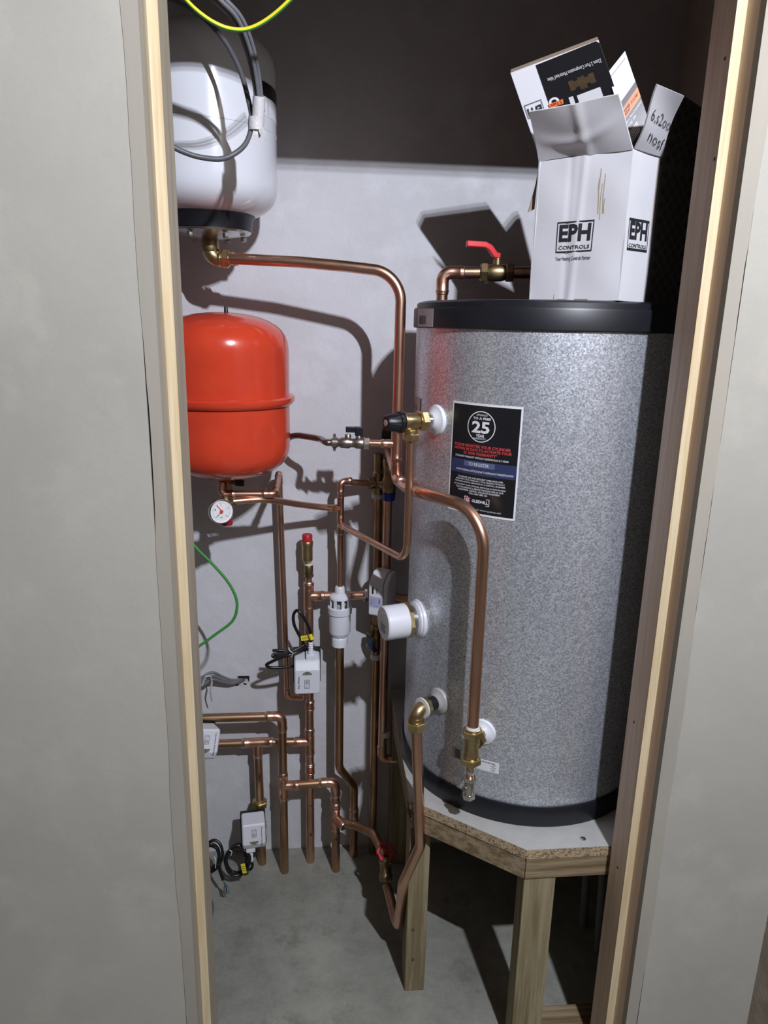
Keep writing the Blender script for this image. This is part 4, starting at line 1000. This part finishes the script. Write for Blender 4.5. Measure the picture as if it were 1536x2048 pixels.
part('washer', MB(M_PTFE).lathe(CE-nE*.014, -nE, [(0, .0165), (.001, .0215), (.004, .0215), (.005, .0165)], 24), ub)
part('spigot', MB(M_BLACK).lathe(CE-nE*.030, -nE, [(0, .0145), (.020, .0145)], 20), ub)
gv = thing('gate_valve', 'dull brass gate valve with a dark red wheel beside the left stand leg', 'valve', GV-UP*.02)
gax = (PY(772.5, 1709, 1.500)-PY(773, 1762, 1.462)).normalized()
mb = MB(M_BRASSD).lathe(GV, gax, [(-.030, .0140), (-.026, .0165), (-.014, .0165), (-.010, .014), (.008, .0145), (.012, .0175), (.024, .0165), (.028, .011)], 18)
part('valve_body', mb, gv)
gs = (V((-.05, -.62, .78))).normalized(); gw = GV+gax*.034+gs*.012
part('stem', MB(M_BRASSD).lathe(GV+gax*.012, gs, [(0, .010), (.022, .008), (.024, .004), ((gw-GV-gax*.012).dot(gs)+.006, .004)], 14), gv)
X_, Y_ = frame(gs); wr_ = [gw+X_*((.0185+.0016*cos(6*a))*cos(a))+Y_*((.0185+.0016*cos(6*a))*sin(a)) for a in [2*pi*k/48 for k in range(48)]]
mb = MB(M_REDP).tube(wr_, .0042, 10, closed=True)
for k in range(3):
    a = 2*pi*k/3; mb.tube([gw, gw+X_*.018*cos(a)+Y_*.018*sin(a)], .0030, 8)
mb.lathe(gw-gs*.004, gs, [(0, .006), (.008, .006), (.009, .004)], 14)
part('wheel', mb, gv, 'dark red lobed hand wheel')
ge = GV+gax*.020
t16 = thing('copper_pipe', 'copper branch sloping from the floor tee across to the red wheel valve', 'pipe', ge)
part('pipe', MB(M_CUD).tube(fillet([T3+bdir*.020, PY(716, 1652, 1.655), PY(748, 1668, 1.575), ge], [.06, .06]), R28*.93, 18), t16)
# ---- 11: pipe and red lever valve on the cylinder lid
YT = 1.50
VT = PY(884, 590, YT); KT = PY(884, 545, YT); KT = V((VT.x, YT, KT.z)); HT = PY(1062, 528, YT-.03)
t17 = pipe('copper_pipe', 'copper pipe rising through the cylinder lid and turning right behind the white box', [V((VT.x, YT, ZL2-.002)), KT, V((HT.x+.12, YT-.045, KT.z+.004))], R22, ['e'], m=M_CUD)
hd = V((HT.x+.12-KT.x, -.045, .004)).normalized()
lv = thing('lever_valve', 'dull brass lever valve with bright red handle on the pipe above the cylinder', 'valve', KT+hd*.12)
LV = KT+hd*(PY(994, 534, YT-.01).x-KT.x)
mb = MB(M_BRASSD).lathe(LV, hd, [(-.020, .0135), (-.016, .0155), (-.008, .0170), (.008, .0170), (.016, .0150), (.020, .0135)], 22); mb.lathe(LV, UP, [(0, .008), (.024, .008), (.025, .0065), (.034, .006)], 14)
part('valve_body', mb, lv)
part('left_nut', MB(M_BRASSD).hexn(LV-hd*.018, -hd, .0195, .015), lv); part('right_nut', MB(M_BRASSD).hexn(LV+hd*.018, hd, .0195, .015), lv)
q = LV+UP*.030
part('stem_nut', MB(M_ZINC).hexn(q, UP, .0075, .006), lv)
lp = [q+V((.004, 0, .002)), q+V((-.006, -.001, .003)), q+V((-.018, -.003, .017)), q+V((-.028, -.004, .0215)), q+V((-.066, -.006, .0225))]
part('lever', MB(M_REDL).strap(lp, V((0, 1, 0)), [.014, .015, .015, .015, .0135], .0115), lv, 'bright red coated lever', bevel=.002)

# ================================================================== BOXES ON THE CYLINDER
def PP(px, py, P0, N):
    d = ray(px, py); return EYE + d*((P0-EYE).dot(N)/d.dot(N))
ZB0, ZB1 = ZL2+.0005, 1.780
FR_, FL_, SR_ = V((.4932, 1.21, 0)), V((.3737, 1.328, 0)), V((.5585, 1.2516, 0)); BL_ = FL_+(SR_-FR_)
nf = V((-(FR_-FL_).y*-1, 0, 0)); dF = (FR_-FL_).normalized(); nf = V((dF.y, -dF.x, 0)); dS = (SR_-FR_).normalized(); ns = V((dS.y, -dS.x, 0))
bx = thing('cardboard_box', 'battered white cardboard box with open flaps standing on the black lid', 'box', V(((FL_.x+SR_.x)/2, (FL_.y+SR_.y)/2, ZB0)))
def quad(A, B, C, D, wob=None):
    """A bottom-left, B bottom-right, C top-right, D top-left -> fn(u,v)"""
    A, B, C, D = V(A), V(B), V(C), V(D); n = (B-A).cross(D-A).normalized()
    def f(u, v):
        p = (A*(1-u)+B*u)*(1-v)+(D*(1-u)+C*u)*v
        if wob: p = p+n*wob(u, v)
        return p, n
    return f
def onq(f, lift=.0009):
    def g(x, y):
        p, n = f(x, y); return p+n*lift
    return g
z_ = lambda p, z: V((p.x, p.y, z))
def crumple(u, v):
    return .0016*(math.exp(-((u-.47-.05*v)/.03)**2)) - .0012*math.exp(-((u-.40+.03*v)/.025)**2) + .0012*sin(9*u+4*v)*sin(7*v)
ff = quad(z_(FL_, ZB0), z_(FR_, ZB0), z_(FR_, ZB1), z_(FL_, ZB1), crumple)
fp = part('front_panel', MB(M_CARD).surf(ff, 40, 20, .003), bx, 'creased white front with black logo')
LW = .175; 
def logo(f, cx, cy, w_, h_, parent, tagline=True, W=1, Hh=1, rot=0):
    mb = MB(M_INK); g = onq(f)
    def mp(x, y): return g(cx+(x if not rot else -x), cy+(y if not rot else -y))
    mb.flat(frame2(-w_/2, -h_/2, w_/2, h_/2, w_*.022), mp)
    mb.flat(shift(fitted('EPH', w_*.86, h_*.56, .035), 0, h_*.13), mp)
    mb.flat(shift(fitted('CONTROLS', w_*.86, h_*.12, .01), 0, -h_*.34), mp)
    if tagline: mb.flat(shift(fitted('Your Heating Controls Partner', w_*.98, h_*.17, .005), 0, -h_*.72), mp)
    part('logo_print', mb, parent, 'black printed logo', smooth=False)
logo(ff, .475, .455, .40, .215, fp)
mb = MB(M_STAIN); g = onq(ff, .0006)
for u0, v0, l_, t_ in ((.700, .90, .30, .010), (.725, .80, .24, .007), (.750, .86, .26, .009), (.765, .70, .10, .006), (.690, .84, .12, .006), (.30, .05, .05, .007)):
    mb.flat(stroke2([(u0, v0), (u0-.006, v0-l_*.5), (u0+.004, v0-l_)], t_), g)
part('stain', mb, fp, 'tan glue stain', smooth=False)
fs_ = quad(z_(FR_, ZB0)+ns*.0005, z_(SR_, ZB0), z_(SR_, ZB1), z_(FR_, ZB1)+ns*.0005, lambda u, v: .0008*sin(6*v))
sp_ = part('side_panel', MB(M_CARD).surf(fs_, 8, 16, .003), bx, 'narrow white side with black logo')
logo(fs_, .47, .455, .74, .215, sp_, False)
part('back_panel', MB(M_CARDB).surf(quad(z_(SR_, ZB0), z_(BL_, ZB0), z_(BL_, ZB1), z_(SR_, ZB1)), 2, 2, .003), bx, smooth=False)
part('left_panel', MB(M_CARD).surf(quad(z_(BL_, ZB0), z_(FL_, ZB0), z_(FL_, ZB1), z_(BL_, ZB1)), 2, 2, .003), bx, smooth=False)
part('floor_panel', MB(M_CARDB).prism([z_(p, ZB0) for p in (FL_, FR_, SR_, BL_)], (0, 0, .003)), bx, smooth=False)
def wf(u, v):
    return .004*math.exp(-((v-.38-.25*(u-.25)**2*4+.25*u)/.10)**2)*sin(pi*u)+.003*math.exp(-((u-.55)/.05)**2)-.0025*sin(5*u+3*v)
f1 = quad(z_(FL_, ZB1), z_(FR_, ZB1), PY(1235, 191, FR_.y-.030), PY(1057, 224, FL_.y-.048), wf)
part('front_flap', MB(M_CARD).surf(f1, 30, 18, .003), bx, 'wrinkled front flap')
f2 = quad(z_(FR_, ZB1)+V((.003, 0, 0)), z_(SR_, ZB1), PY(1367, 191, 1.166), PY(1317.5, 171, 1.146), lambda u, v: .003*sin(5*v+2*u))
rf_ = part('right_flap', MB(M_CARD).surf(f2, 10, 14, .003), bx, 'right flap with upside-down pen writing')
mb = MB(M_INK); g = onq(f2, .0012)
mb.flat(shift(fitted('6,s2oo', .86, .20, -.012), .56, .54, -.10), g); mb.flat(shift(fitted('nosf', .66, .19, -.012), .58, .24, -.16), g)
part('pen_writing', mb, rf_, 'black pen writing', smooth=False)
part('left_flap', MB(M_CARDB).surf(quad(PY(1056, 425, 1.345), PY(1069, 418, 1.345), PY(1078, 330, 1.345), PY(1073, 365, 1.345)), 2, 4, .003), bx, 'brown inside of the left flap')
# black product carton standing in it
P1 = PY(1080, 318, 1.332); N1 = (PY(1256, 252, 1.275)-P1).cross(PY(1021, 146, 1.285)-P1).normalized()
q1 = [PP(x, y, P1, N1) for x, y in ((1080, 318), (1256, 252), (1197, 80), (1021, 146))]
c1 = thing('product_carton', 'black product carton with a white stripe leaning out of the white box', 'box', q1[0])
h1 = quad(*q1)
mb = MB(M_PWHT).surf(h1, 6, 6, .0015); mb.use(M_CARDB).prism([p-N1*.0016 for p in q1], -N1*.024)
part('carton_body', mb, c1, smooth=False)
g1 = onq(h1, .0008); g1b = onq(h1, .0014)
part('black_face', MB(M_PBLK).flat(([(.29, .0), (1.0, .0), (1.0, .97), (.97, 1.0), (.29, .985)], [(0, 1, 2, 3, 4)]), g1), c1, 'black printed face', smooth=False)
mb = MB(M_PWHT); mb.flat(shift(fitted('22mm 2 Port Compression Motorised Valve', .60, .055), .66, .80, pi), g1b); part('lettering', mb, c1, smooth=False)
mb = MB(M_BRASSD)
mb.flat(rect2(.56, .615, .83, .685), g1b); mb.flat(rect2(.555, .595, .615, .705), onq(h1, .0016)); mb.flat(rect2(.78, .595, .84, .705), onq(h1, .0016)); mb.flat(rect2(.66, .57, .74, .71), onq(h1, .0016))
part('valve_picture', mb, c1, 'small brass valve picture', smooth=False)
mb = MB(M_WPL2); mb.flat(rect2(.60, .42, .86, .53), g1b); mb.flat(rect2(.51, .45, .56, .54), g1b); part('head_picture', mb, c1, smooth=False)
part('badge_ring', MB(M_PWHT).flat(ring2(.35, .555, .030, .058, 24, .8), g1b), c1, smooth=False)
part('badge_ribbon', MB(M_ORG).flat(([(.29, .500), (.44, .500), (.45, .550), (.28, .550)], [(0, 1, 2, 3)]), onq(h1, .0018)), c1, 'orange ribbon badge', smooth=False)
mb = MB(M_INK); mb.flat(shift(fitted('5 Years', .12, .035), .365, .525, pi), onq(h1, .0022)); part('badge_lettering', mb, c1, smooth=False)
mb = MB(M_INK)
gl = lambda x, y: g1b(.125-x, .555-y)
mb.flat(frame2(-.10, -.075, .10, .075, .006), gl); mb.flat(shift(fitted('EPH', .16, .085, .03), 0, .015), gl); part('logo_print', mb, c1, smooth=False)
# narrow orange-banded carton
N2 = V((-.25, -.95, .12)).normalized(); P2 = V((.515, 1.235, 1.82))
q2 = [PP(x, y, P2, N2) for x, y in ((1262, 296), (1297, 240), (1250, 102), (1215, 146))]
c2 = thing('product_carton', 'narrow white and black carton with an orange band beside the black carton', 'box', q2[0])
h2 = quad(*q2)
mb = MB(M_PWHT).surf(h2, 4, 6, .0015); mb.use(M_PBLK).prism([p-N2*.0016 for p in q2], -N2*.018+V((.004, 0, 0))); part('carton_body', mb, c2, smooth=False)
g2 = onq(h2, .0008); g2b = onq(h2, .0014)
part('black_face', MB(M_PBLK).flat(rect2(0, 0, 1, .56), g2), c2, smooth=False)
part('orange_band', MB(M_ORG).flat(rect2(0, .34, 1, .475), onq(h2, .0011)), c2, 'orange band', smooth=False)
mb = MB(M_INK); mb.flat(shift(fitted('V222P', .42, .075, .02), .27, .405), g2b); mb.flat(shift(fitted('DETACHABLE', .38, .04), .74, .41), g2b); mb.flat(rect2(.1, .92, .9, .928), g2b); part('lettering', mb, c2, smooth=False)
mb = MB(M_PWHT)
mb.flat(shift(fitted('22mm 2 Port Compression', .90, .045, .01), .5, .285), g2b); mb.flat(shift(fitted('Motorised Valve', .52, .045, .01), .31, .235), g2b)
for k in range(5): mb.flat(rect2(.06+.07*k, .05+.006*k, .46+.05*k, .068+.006*k) if False else rect2(.10, .03+.028*k, .55, .044+.028*k), g2b)
part('white_lettering', mb, c2, smooth=False)
part('orange_lettering', MB(M_ORG).flat(shift(fitted('Features', .28, .035), .20, .185), g2b), c2, smooth=False)
# dark patterned carton behind
d0, d1 = SR_+V((.006, .007, 0)), V((.676, 1.330, 0)); dn = V((.12, .26, 0)).normalized()*.085
dk = thing('patterned_carton', 'dark grey carton with a diamond logo pattern in the shade behind the white box', 'box', V((d0.x, d0.y, ZB0)))
part('carton_body', MB(M_DCARD).prism([z_(d0, ZB0), z_(d1, ZB0), z_(d1+dn-V((.03, .02, 0)), ZB0), z_(d0+dn-V((.03, .02, 0)), ZB0)], (0, 0, ZB1-.012-ZB0)), dk, smooth=False)
e0, e1 = z_(d0, ZB1-.012), z_(d1, ZB1-.012)
fa = quad(z_(d0, ZB0), z_(d1, ZB0), e1, e0)
fb = quad(e0, e1, PY(1452, 248, d1.y+.02), PY(1360, 186, d0.y+.02))
part('flap', MB(M_DCARD).surf(fb, 4, 4, .003), dk, 'raised dark flap')
def lattice(f, nu, nv, parent, lean=0.0):
    ml = MB(M_DCARD2); md = MB(M_INK); g = onq(f, .0007)
    for i in range(nu):
        for j in range(nv):
            for s in (0, .5):
                cx, cy = (i+.5+s)/nu, (j+.5+s)/nv
                if cx+.4/nu > 1 or cy+.4/nv > 1: continue
                ml.flat(([(cx-.38/nu, cy), (cx, cy-.38/nv), (cx+.38/nu, cy), (cx, cy+.38/nv)], [(0, 1, 2, 3)]), g)
    part('diamond_pattern', ml, parent, 'printed diamond pattern', smooth=False)
lattice(fa, 5, 9, dk); lattice(fb, 5, 5, dk)

# ================================================================== CABLES
def cable(name, label, pts, r, m, cat='cable', group=None, n=7, seg=10):
    sp2 = spline(pts, n); t = solo(name, MB(m).tube(sp2, r, seg), label, cat, group)
    return t
def twotone(pts, r, ma, mb_, lo, hi, n=7, seg=12):
    sp2 = spline(pts, n); b = MB(ma).tube(sp2, r, seg); b.use(mb_)
    for i in range((len(sp2)-1)*seg):
        if lo <= (i % seg) < hi: b.mi[i] = 1
    return b
cy = lambda lst: [PY(x, y, Y) for x, y, Y in lst]
names = ('leftmost', 'middle', 'rightmost')
for k, (dx, r_, st_) in enumerate(((0, .0034, 0), (5.5, .0034, .0062), (11, .0034, 0))):
    pts = cy([(372+dx*2.2, -58, 1.20-st_), (424+dx*2.2, -4, 1.215-st_), (464+dx*1.75, 36, 1.235-st_), (489+dx*1.45, 90, 1.265-st_), (505+dx*1.1, 148, 1.295-st_), (512+dx, 200, 1.315-st_), (511+dx, 250, 1.325-st_)])
    cable('grey_cable', 'grey cable in front of the white vessel, %s of the taped three' % names[k], pts, r_, M_GREYC, group='taped grey cables')
loop = cy([(300, -12, 1.40), (352, 4, 1.40), (398, 29, 1.40), (430, 58, 1.39), (457, 94, 1.38), (482, 146, 1.36), (498, 205, 1.335), (503, 234, 1.325), (501, 262, 1.32), (490, 289, 1.31), (468, 308, 1.30), (441, 318, 1.295), (404, 315, 1.29), (375, 307, 1.285), (347, 294, 1.28), (318, 272, 1.275)])
cable('grey_cable', 'darker grey cable looping below the white taped bundle', loop, .0042, M_GREYD)
tp_ = thing('white_tape', 'torn white tape wrapped round the hanging grey cables', 'tape', PY(518, 284, 1.32))
part('wrap', MB(M_TAPE).tube(cy([(518, 193, 1.312), (517, 215, 1.316), (516, 240, 1.32)]), [.0098, .0105, .0100], 14), tp_)
part('lower_wrap', MB(M_TAPE).tube(cy([(513, 234, 1.320), (512, 248, 1.322), (512, 262, 1.322)]), [.0130, .0135, .0128], 14), tp_)
part('torn_end', MB(M_TAPE).strap(cy([(516, 258, 1.315), (513, 270, 1.316), (509, 282, 1.318)]), V((1, .2, 0)), [.016, .013, .006], .0006), tp_, smooth=False)
part('torn_end', MB(M_TAPE).strap(cy([(521, 256, 1.312), (527, 268, 1.308), (531, 280, 1.306)]), V((1, -.4, 0)), [.010, .011, .005], .0006), tp_, smooth=False)
b = twotone(cy([(330, -50, 1.16), (371, -1, 1.17), (398, 25, 1.18), (429, 46, 1.19), (461, 58, 1.195), (496, 58, 1.195), (535, 39, 1.19), (580, 0, 1.18), (625, -55, 1.17)]), .0032, M_YEL, M_GRN, 7, 10)
solo('earth_wire', b, 'yellow and green earth wire sagging across the top', 'wire')
b = twotone(cy([(340, 1030, 1.50), (391, 1094, 1.50), (422, 1125, 1.50), (453, 1160, 1.50), (470, 1190, 1.50), (474, 1216, 1.50), (464, 1243, 1.50), (432, 1268, 1.50), (400, 1291, 1.50), (340, 1330, 1.50)])+[V((-.619, 1.5, .78))], .0032, M_GRN, M_YEL, 9, 10)
solo('earth_wire', b, 'green earth wire bowing out from the left stud above the grey wall cables', 'wire')
# cables out of the wall hole
for k, (dz, r_) in enumerate(((0, .0042), (5, .0040), (-5, .0036))):
    pts = cy([(488, 1359+dz*.2, 1.80), (480, 1361+dz*.4, 1.778), (462, 1363+dz*.7, 1.765), (445, 1358+dz, 1.755), (425, 1352+dz*1.4, 1.745), (405, 1362+dz*1.6, 1.735), (370, 1385+dz*1.6, 1.72)])
    cable('wall_cable', 'grey cable out of the broken wall hole, %s of three' % ('middle', 'lowest', 'topmost')[k], pts, r_, M_GREYC, group='grey cables from the wall hole')
tie = thing('white_tie', 'white plastic strip tied round the grey wall cables', 'cable tie', PY(424, 1402, 1.73))
part('strip', MB(M_TAPE).strap(cy([(403, 1372, 1.725), (412, 1353, 1.722), (421, 1351, 1.724), (424, 1365, 1.728), (420, 1383, 1.73), (424, 1403, 1.735)]), V((.8, -.5, .3)), .0055, .0008), tie, smooth=False)
# black lead of the hot water head
gl0 = cH+nface(2, -3)[0]*(.032*.30)+nface(2, -3)[1]*(.044+.045)-nface(2, -3)[2]*.026
bc = cy([(620, 1262, 1.625), (613, 1245, 1.625), (604, 1230, 1.625), (594, 1221, 1.63), (587, 1230, 1.64), (588, 1248, 1.645), (596, 1266, 1.65), (606, 1284, 1.66), (610, 1298, 1.668)])
hb = thing('power_lead', 'black power lead coiled and tied beside the Hot Water valve head', 'cable', PY(560, 1335, 1.65))
part('lead_loop', MB(M_BLACKG).tube(spline([gl0]+bc, 7), .0040, 12), hb)
part('coil_strand', MB(M_BLACKG).tube(spline(cy([(610, 1298, 1.668), (585, 1303, 1.655), (560, 1301, 1.65), (545, 1301, 1.65)]), 6), .0036, 10), hb)
part('coil_strand', MB(M_BLACKG).tube(spline(cy([(608, 1290, 1.66), (588, 1301, 1.648), (562, 1309, 1.642), (547, 1314, 1.64), (549, 1308, 1.645), (580, 1304, 1.65), (608, 1296, 1.665)]), 6), .0038, 10), hb)
part('coil_strand', MB(M_BLACKG).tube(spline(cy([(612, 1292, 1.66), (590, 1306, 1.64), (560, 1316, 1.635), (540, 1325, 1.635), (533, 1330, 1.637), (540, 1335, 1.64), (562, 1335, 1.645), (588, 1332, 1.655), (605, 1328, 1.668)]), 6), .0040, 12), hb)
part('coil_strand', MB(M_BLACKG).tube(spline(cy([(606, 1300, 1.66), (584, 1309, 1.638), (566, 1312, 1.636), (552, 1317, 1.634)]), 6), .0040, 12), hb)
tq_ = PY(583, 1302, 1.628)
part('twist_tie', MB(M_PWHT).tube(cy([(577, 1295, 1.634), (580, 1302, 1.629), (586, 1306, 1.629), (583, 1313, 1.634)]), .0011, 6), hb, 'white wire twist')
yt = thing('warning_tag', 'yellow warning tag on the looped black lead of the Hot Water head', 'tag', PY(611, 1281, 1.632))
def tagplate(t, px, py, Y, w_, h_, rot, yaw=0):
    c_ = PY(px, py, Y); x = V((cos(radians(yaw)), sin(radians(yaw)), 0)); n = V((sin(radians(yaw)), -cos(radians(yaw)), 0)); y = UP
    x2 = x*cos(rot)+y*sin(rot); y2 = y*cos(rot)-x*sin(rot)
    part('plate', MB(M_TAG).box(c_, x2*w_/2, y2*h_/2, n*.0004), t, smooth=False)
    mb = MB(M_INK); f = lambda a, b: c_+x2*a+y2*b+n*.0007
    for k in range(3): mb.flat(rect2(-w_*.36, h_*(.18-.2*k), w_*(.34-.1*(k % 2)), h_*(.24-.2*k)), f)
    part('lettering', mb, t, smooth=False)
tagplate(yt, 610, 1276, 1.632, .020, .013, .12)
part('fold', MB(M_TAG).tube(cy([(620, 1268, 1.626), (624, 1279, 1.624)]), .0048, 12), yt)
# black coils by the floor
def coil(t, c0_, rx, rz, n, tilt, seed, r=.0038):
    rnd = random.Random(seed)
    for k in range(n):
        ph = rnd.uniform(0, 6); off = V((rnd.uniform(-.006, .006), rnd.uniform(-.010, .010), rnd.uniform(-.004, .004))); s = rnd.uniform(.86, 1.08)
        pts = [c0_+off+V((rx*s*cos(a+ph), tilt*rz*sin(a+ph)*.8+.003*sin(2*a), rz*s*sin(a+ph))) for a in [2*pi*i/26 for i in range(26)]]
        part('coil_loop', MB(M_BLACKG).tube(pts, r, 10, closed=True), t)
cc = PY(475, 1722, 1.640)
fc = thing('power_lead', 'black power lead coiled on the floor under the Downstairs Heating head', 'cable', V((cc.x, cc.y, .03)))
coil(fc, cc, .031, .034, 4, .5, 3)
x_, y_, n_ = nface(8, 6)
g0 = cDn-x_*(.031*.30)-y_*(.039+.042)-n_*.026
part('lead', MB(M_BLACKG).tube(spline([g0, g0+V((.004, -.004, -.016)), g0+V((-.004, -.004, -.028)), cc+V((.024, -.004, -.018))], 6), .0038, 10), fc)
part('twist_tie', MB(M_PWHT).tube(cy([(459, 1700, 1.62), (464, 1703, 1.615), (462, 1711, 1.618)]), .0011, 6), fc)
yt2 = thing('warning_tag', 'yellow warning tag on the black coil near the floor', 'tag', PY(488, 1745, 1.598))
tagplate(yt2, 487.5, 1737, 1.598, .011, .030, .14)
cl_ = PY(424, 1713, 1.615)
lc = thing('power_lead', 'black cable coil hanging beside the left stud with bare coloured ends', 'cable', V((cl_.x, cl_.y, .06)))
coil(lc, cl_, .024, .032, 4, .35, 5)
tl = cy([(437, 1728, 1.595), (441, 1745, 1.59), (446, 1760, 1.585)])
part('tail', MB(M_BLACKG).tube(spline(tl, 6), .0040, 10), lc)
for k, (m_, ex) in enumerate(((M_CUD, 0), (M_BLUEK, 5), (M_GRN, 9), (M_GREYC, 3))):
    part('bare_wire', MB(m_).tube(spline([tl[-1], PY(449+ex*.5, 1770, 1.583), PY(448+ex, 1778, 1.580), PY(449+ex, 1787, 1.578)], 5), .0014, 8), lc)
part('twist_tie', MB(M_PWHT).tube(cy([(429, 1713, 1.585), (432, 1722, 1.58), (431, 1736, 1.583)]), .0011, 6), lc)
cable('loose_cable', 'short dark cable end lying on the floor beside the left stud', [PZ(405, 1785, .006), PZ(418, 1795, .006), PZ(424, 1812, .006), PZ(422, 1832, .006), PZ(415, 1850, .006)], .0045, M_GREYD)
# dim conduits behind the stand legs
for (xa, ya), (xb, yb), lab in (((1192, 1745), (1166, 1852), 'dim grey plastic pipe leaning under the stand'), ((1215, 1740), (1196, 1902), 'darker grey plastic pipe leaning beside the first under the stand')):
    a = PZ(xb, yb, .0); c_ = V((a.x+.035, a.y+.12, .42))
    solo('plastic_pipe', MB(M_GREYPIPE).tube([a+UP*.001, c_], .011, 14), lab, 'pipe')

# ================================================================== FLOOR GRIT
rnd = random.Random(11); mb = MB(M_FLOOR)
for k in range(90):
    if k < 55: x, y = rnd.uniform(-.30, .12), YW-abs(rnd.gauss(0, .035))-.004
    else: x, y = rnd.uniform(-.22, .40), rnd.uniform(1.25, 1.75)
    r = rnd.uniform(.0012, .0045) if k < 55 else rnd.uniform(.0008, .002)
    mb.lathe(V((x, y, -.0004)), UP, [(0, r), (r*.6, r*rnd.uniform(.5, .9)), (r*.9, r*.2)], 5, rnd.uniform(0, 6))
solo('floor_grit', mb, 'small grey crumbs of mortar scattered along the wall foot', 'grit', kind='stuff', smooth=False)
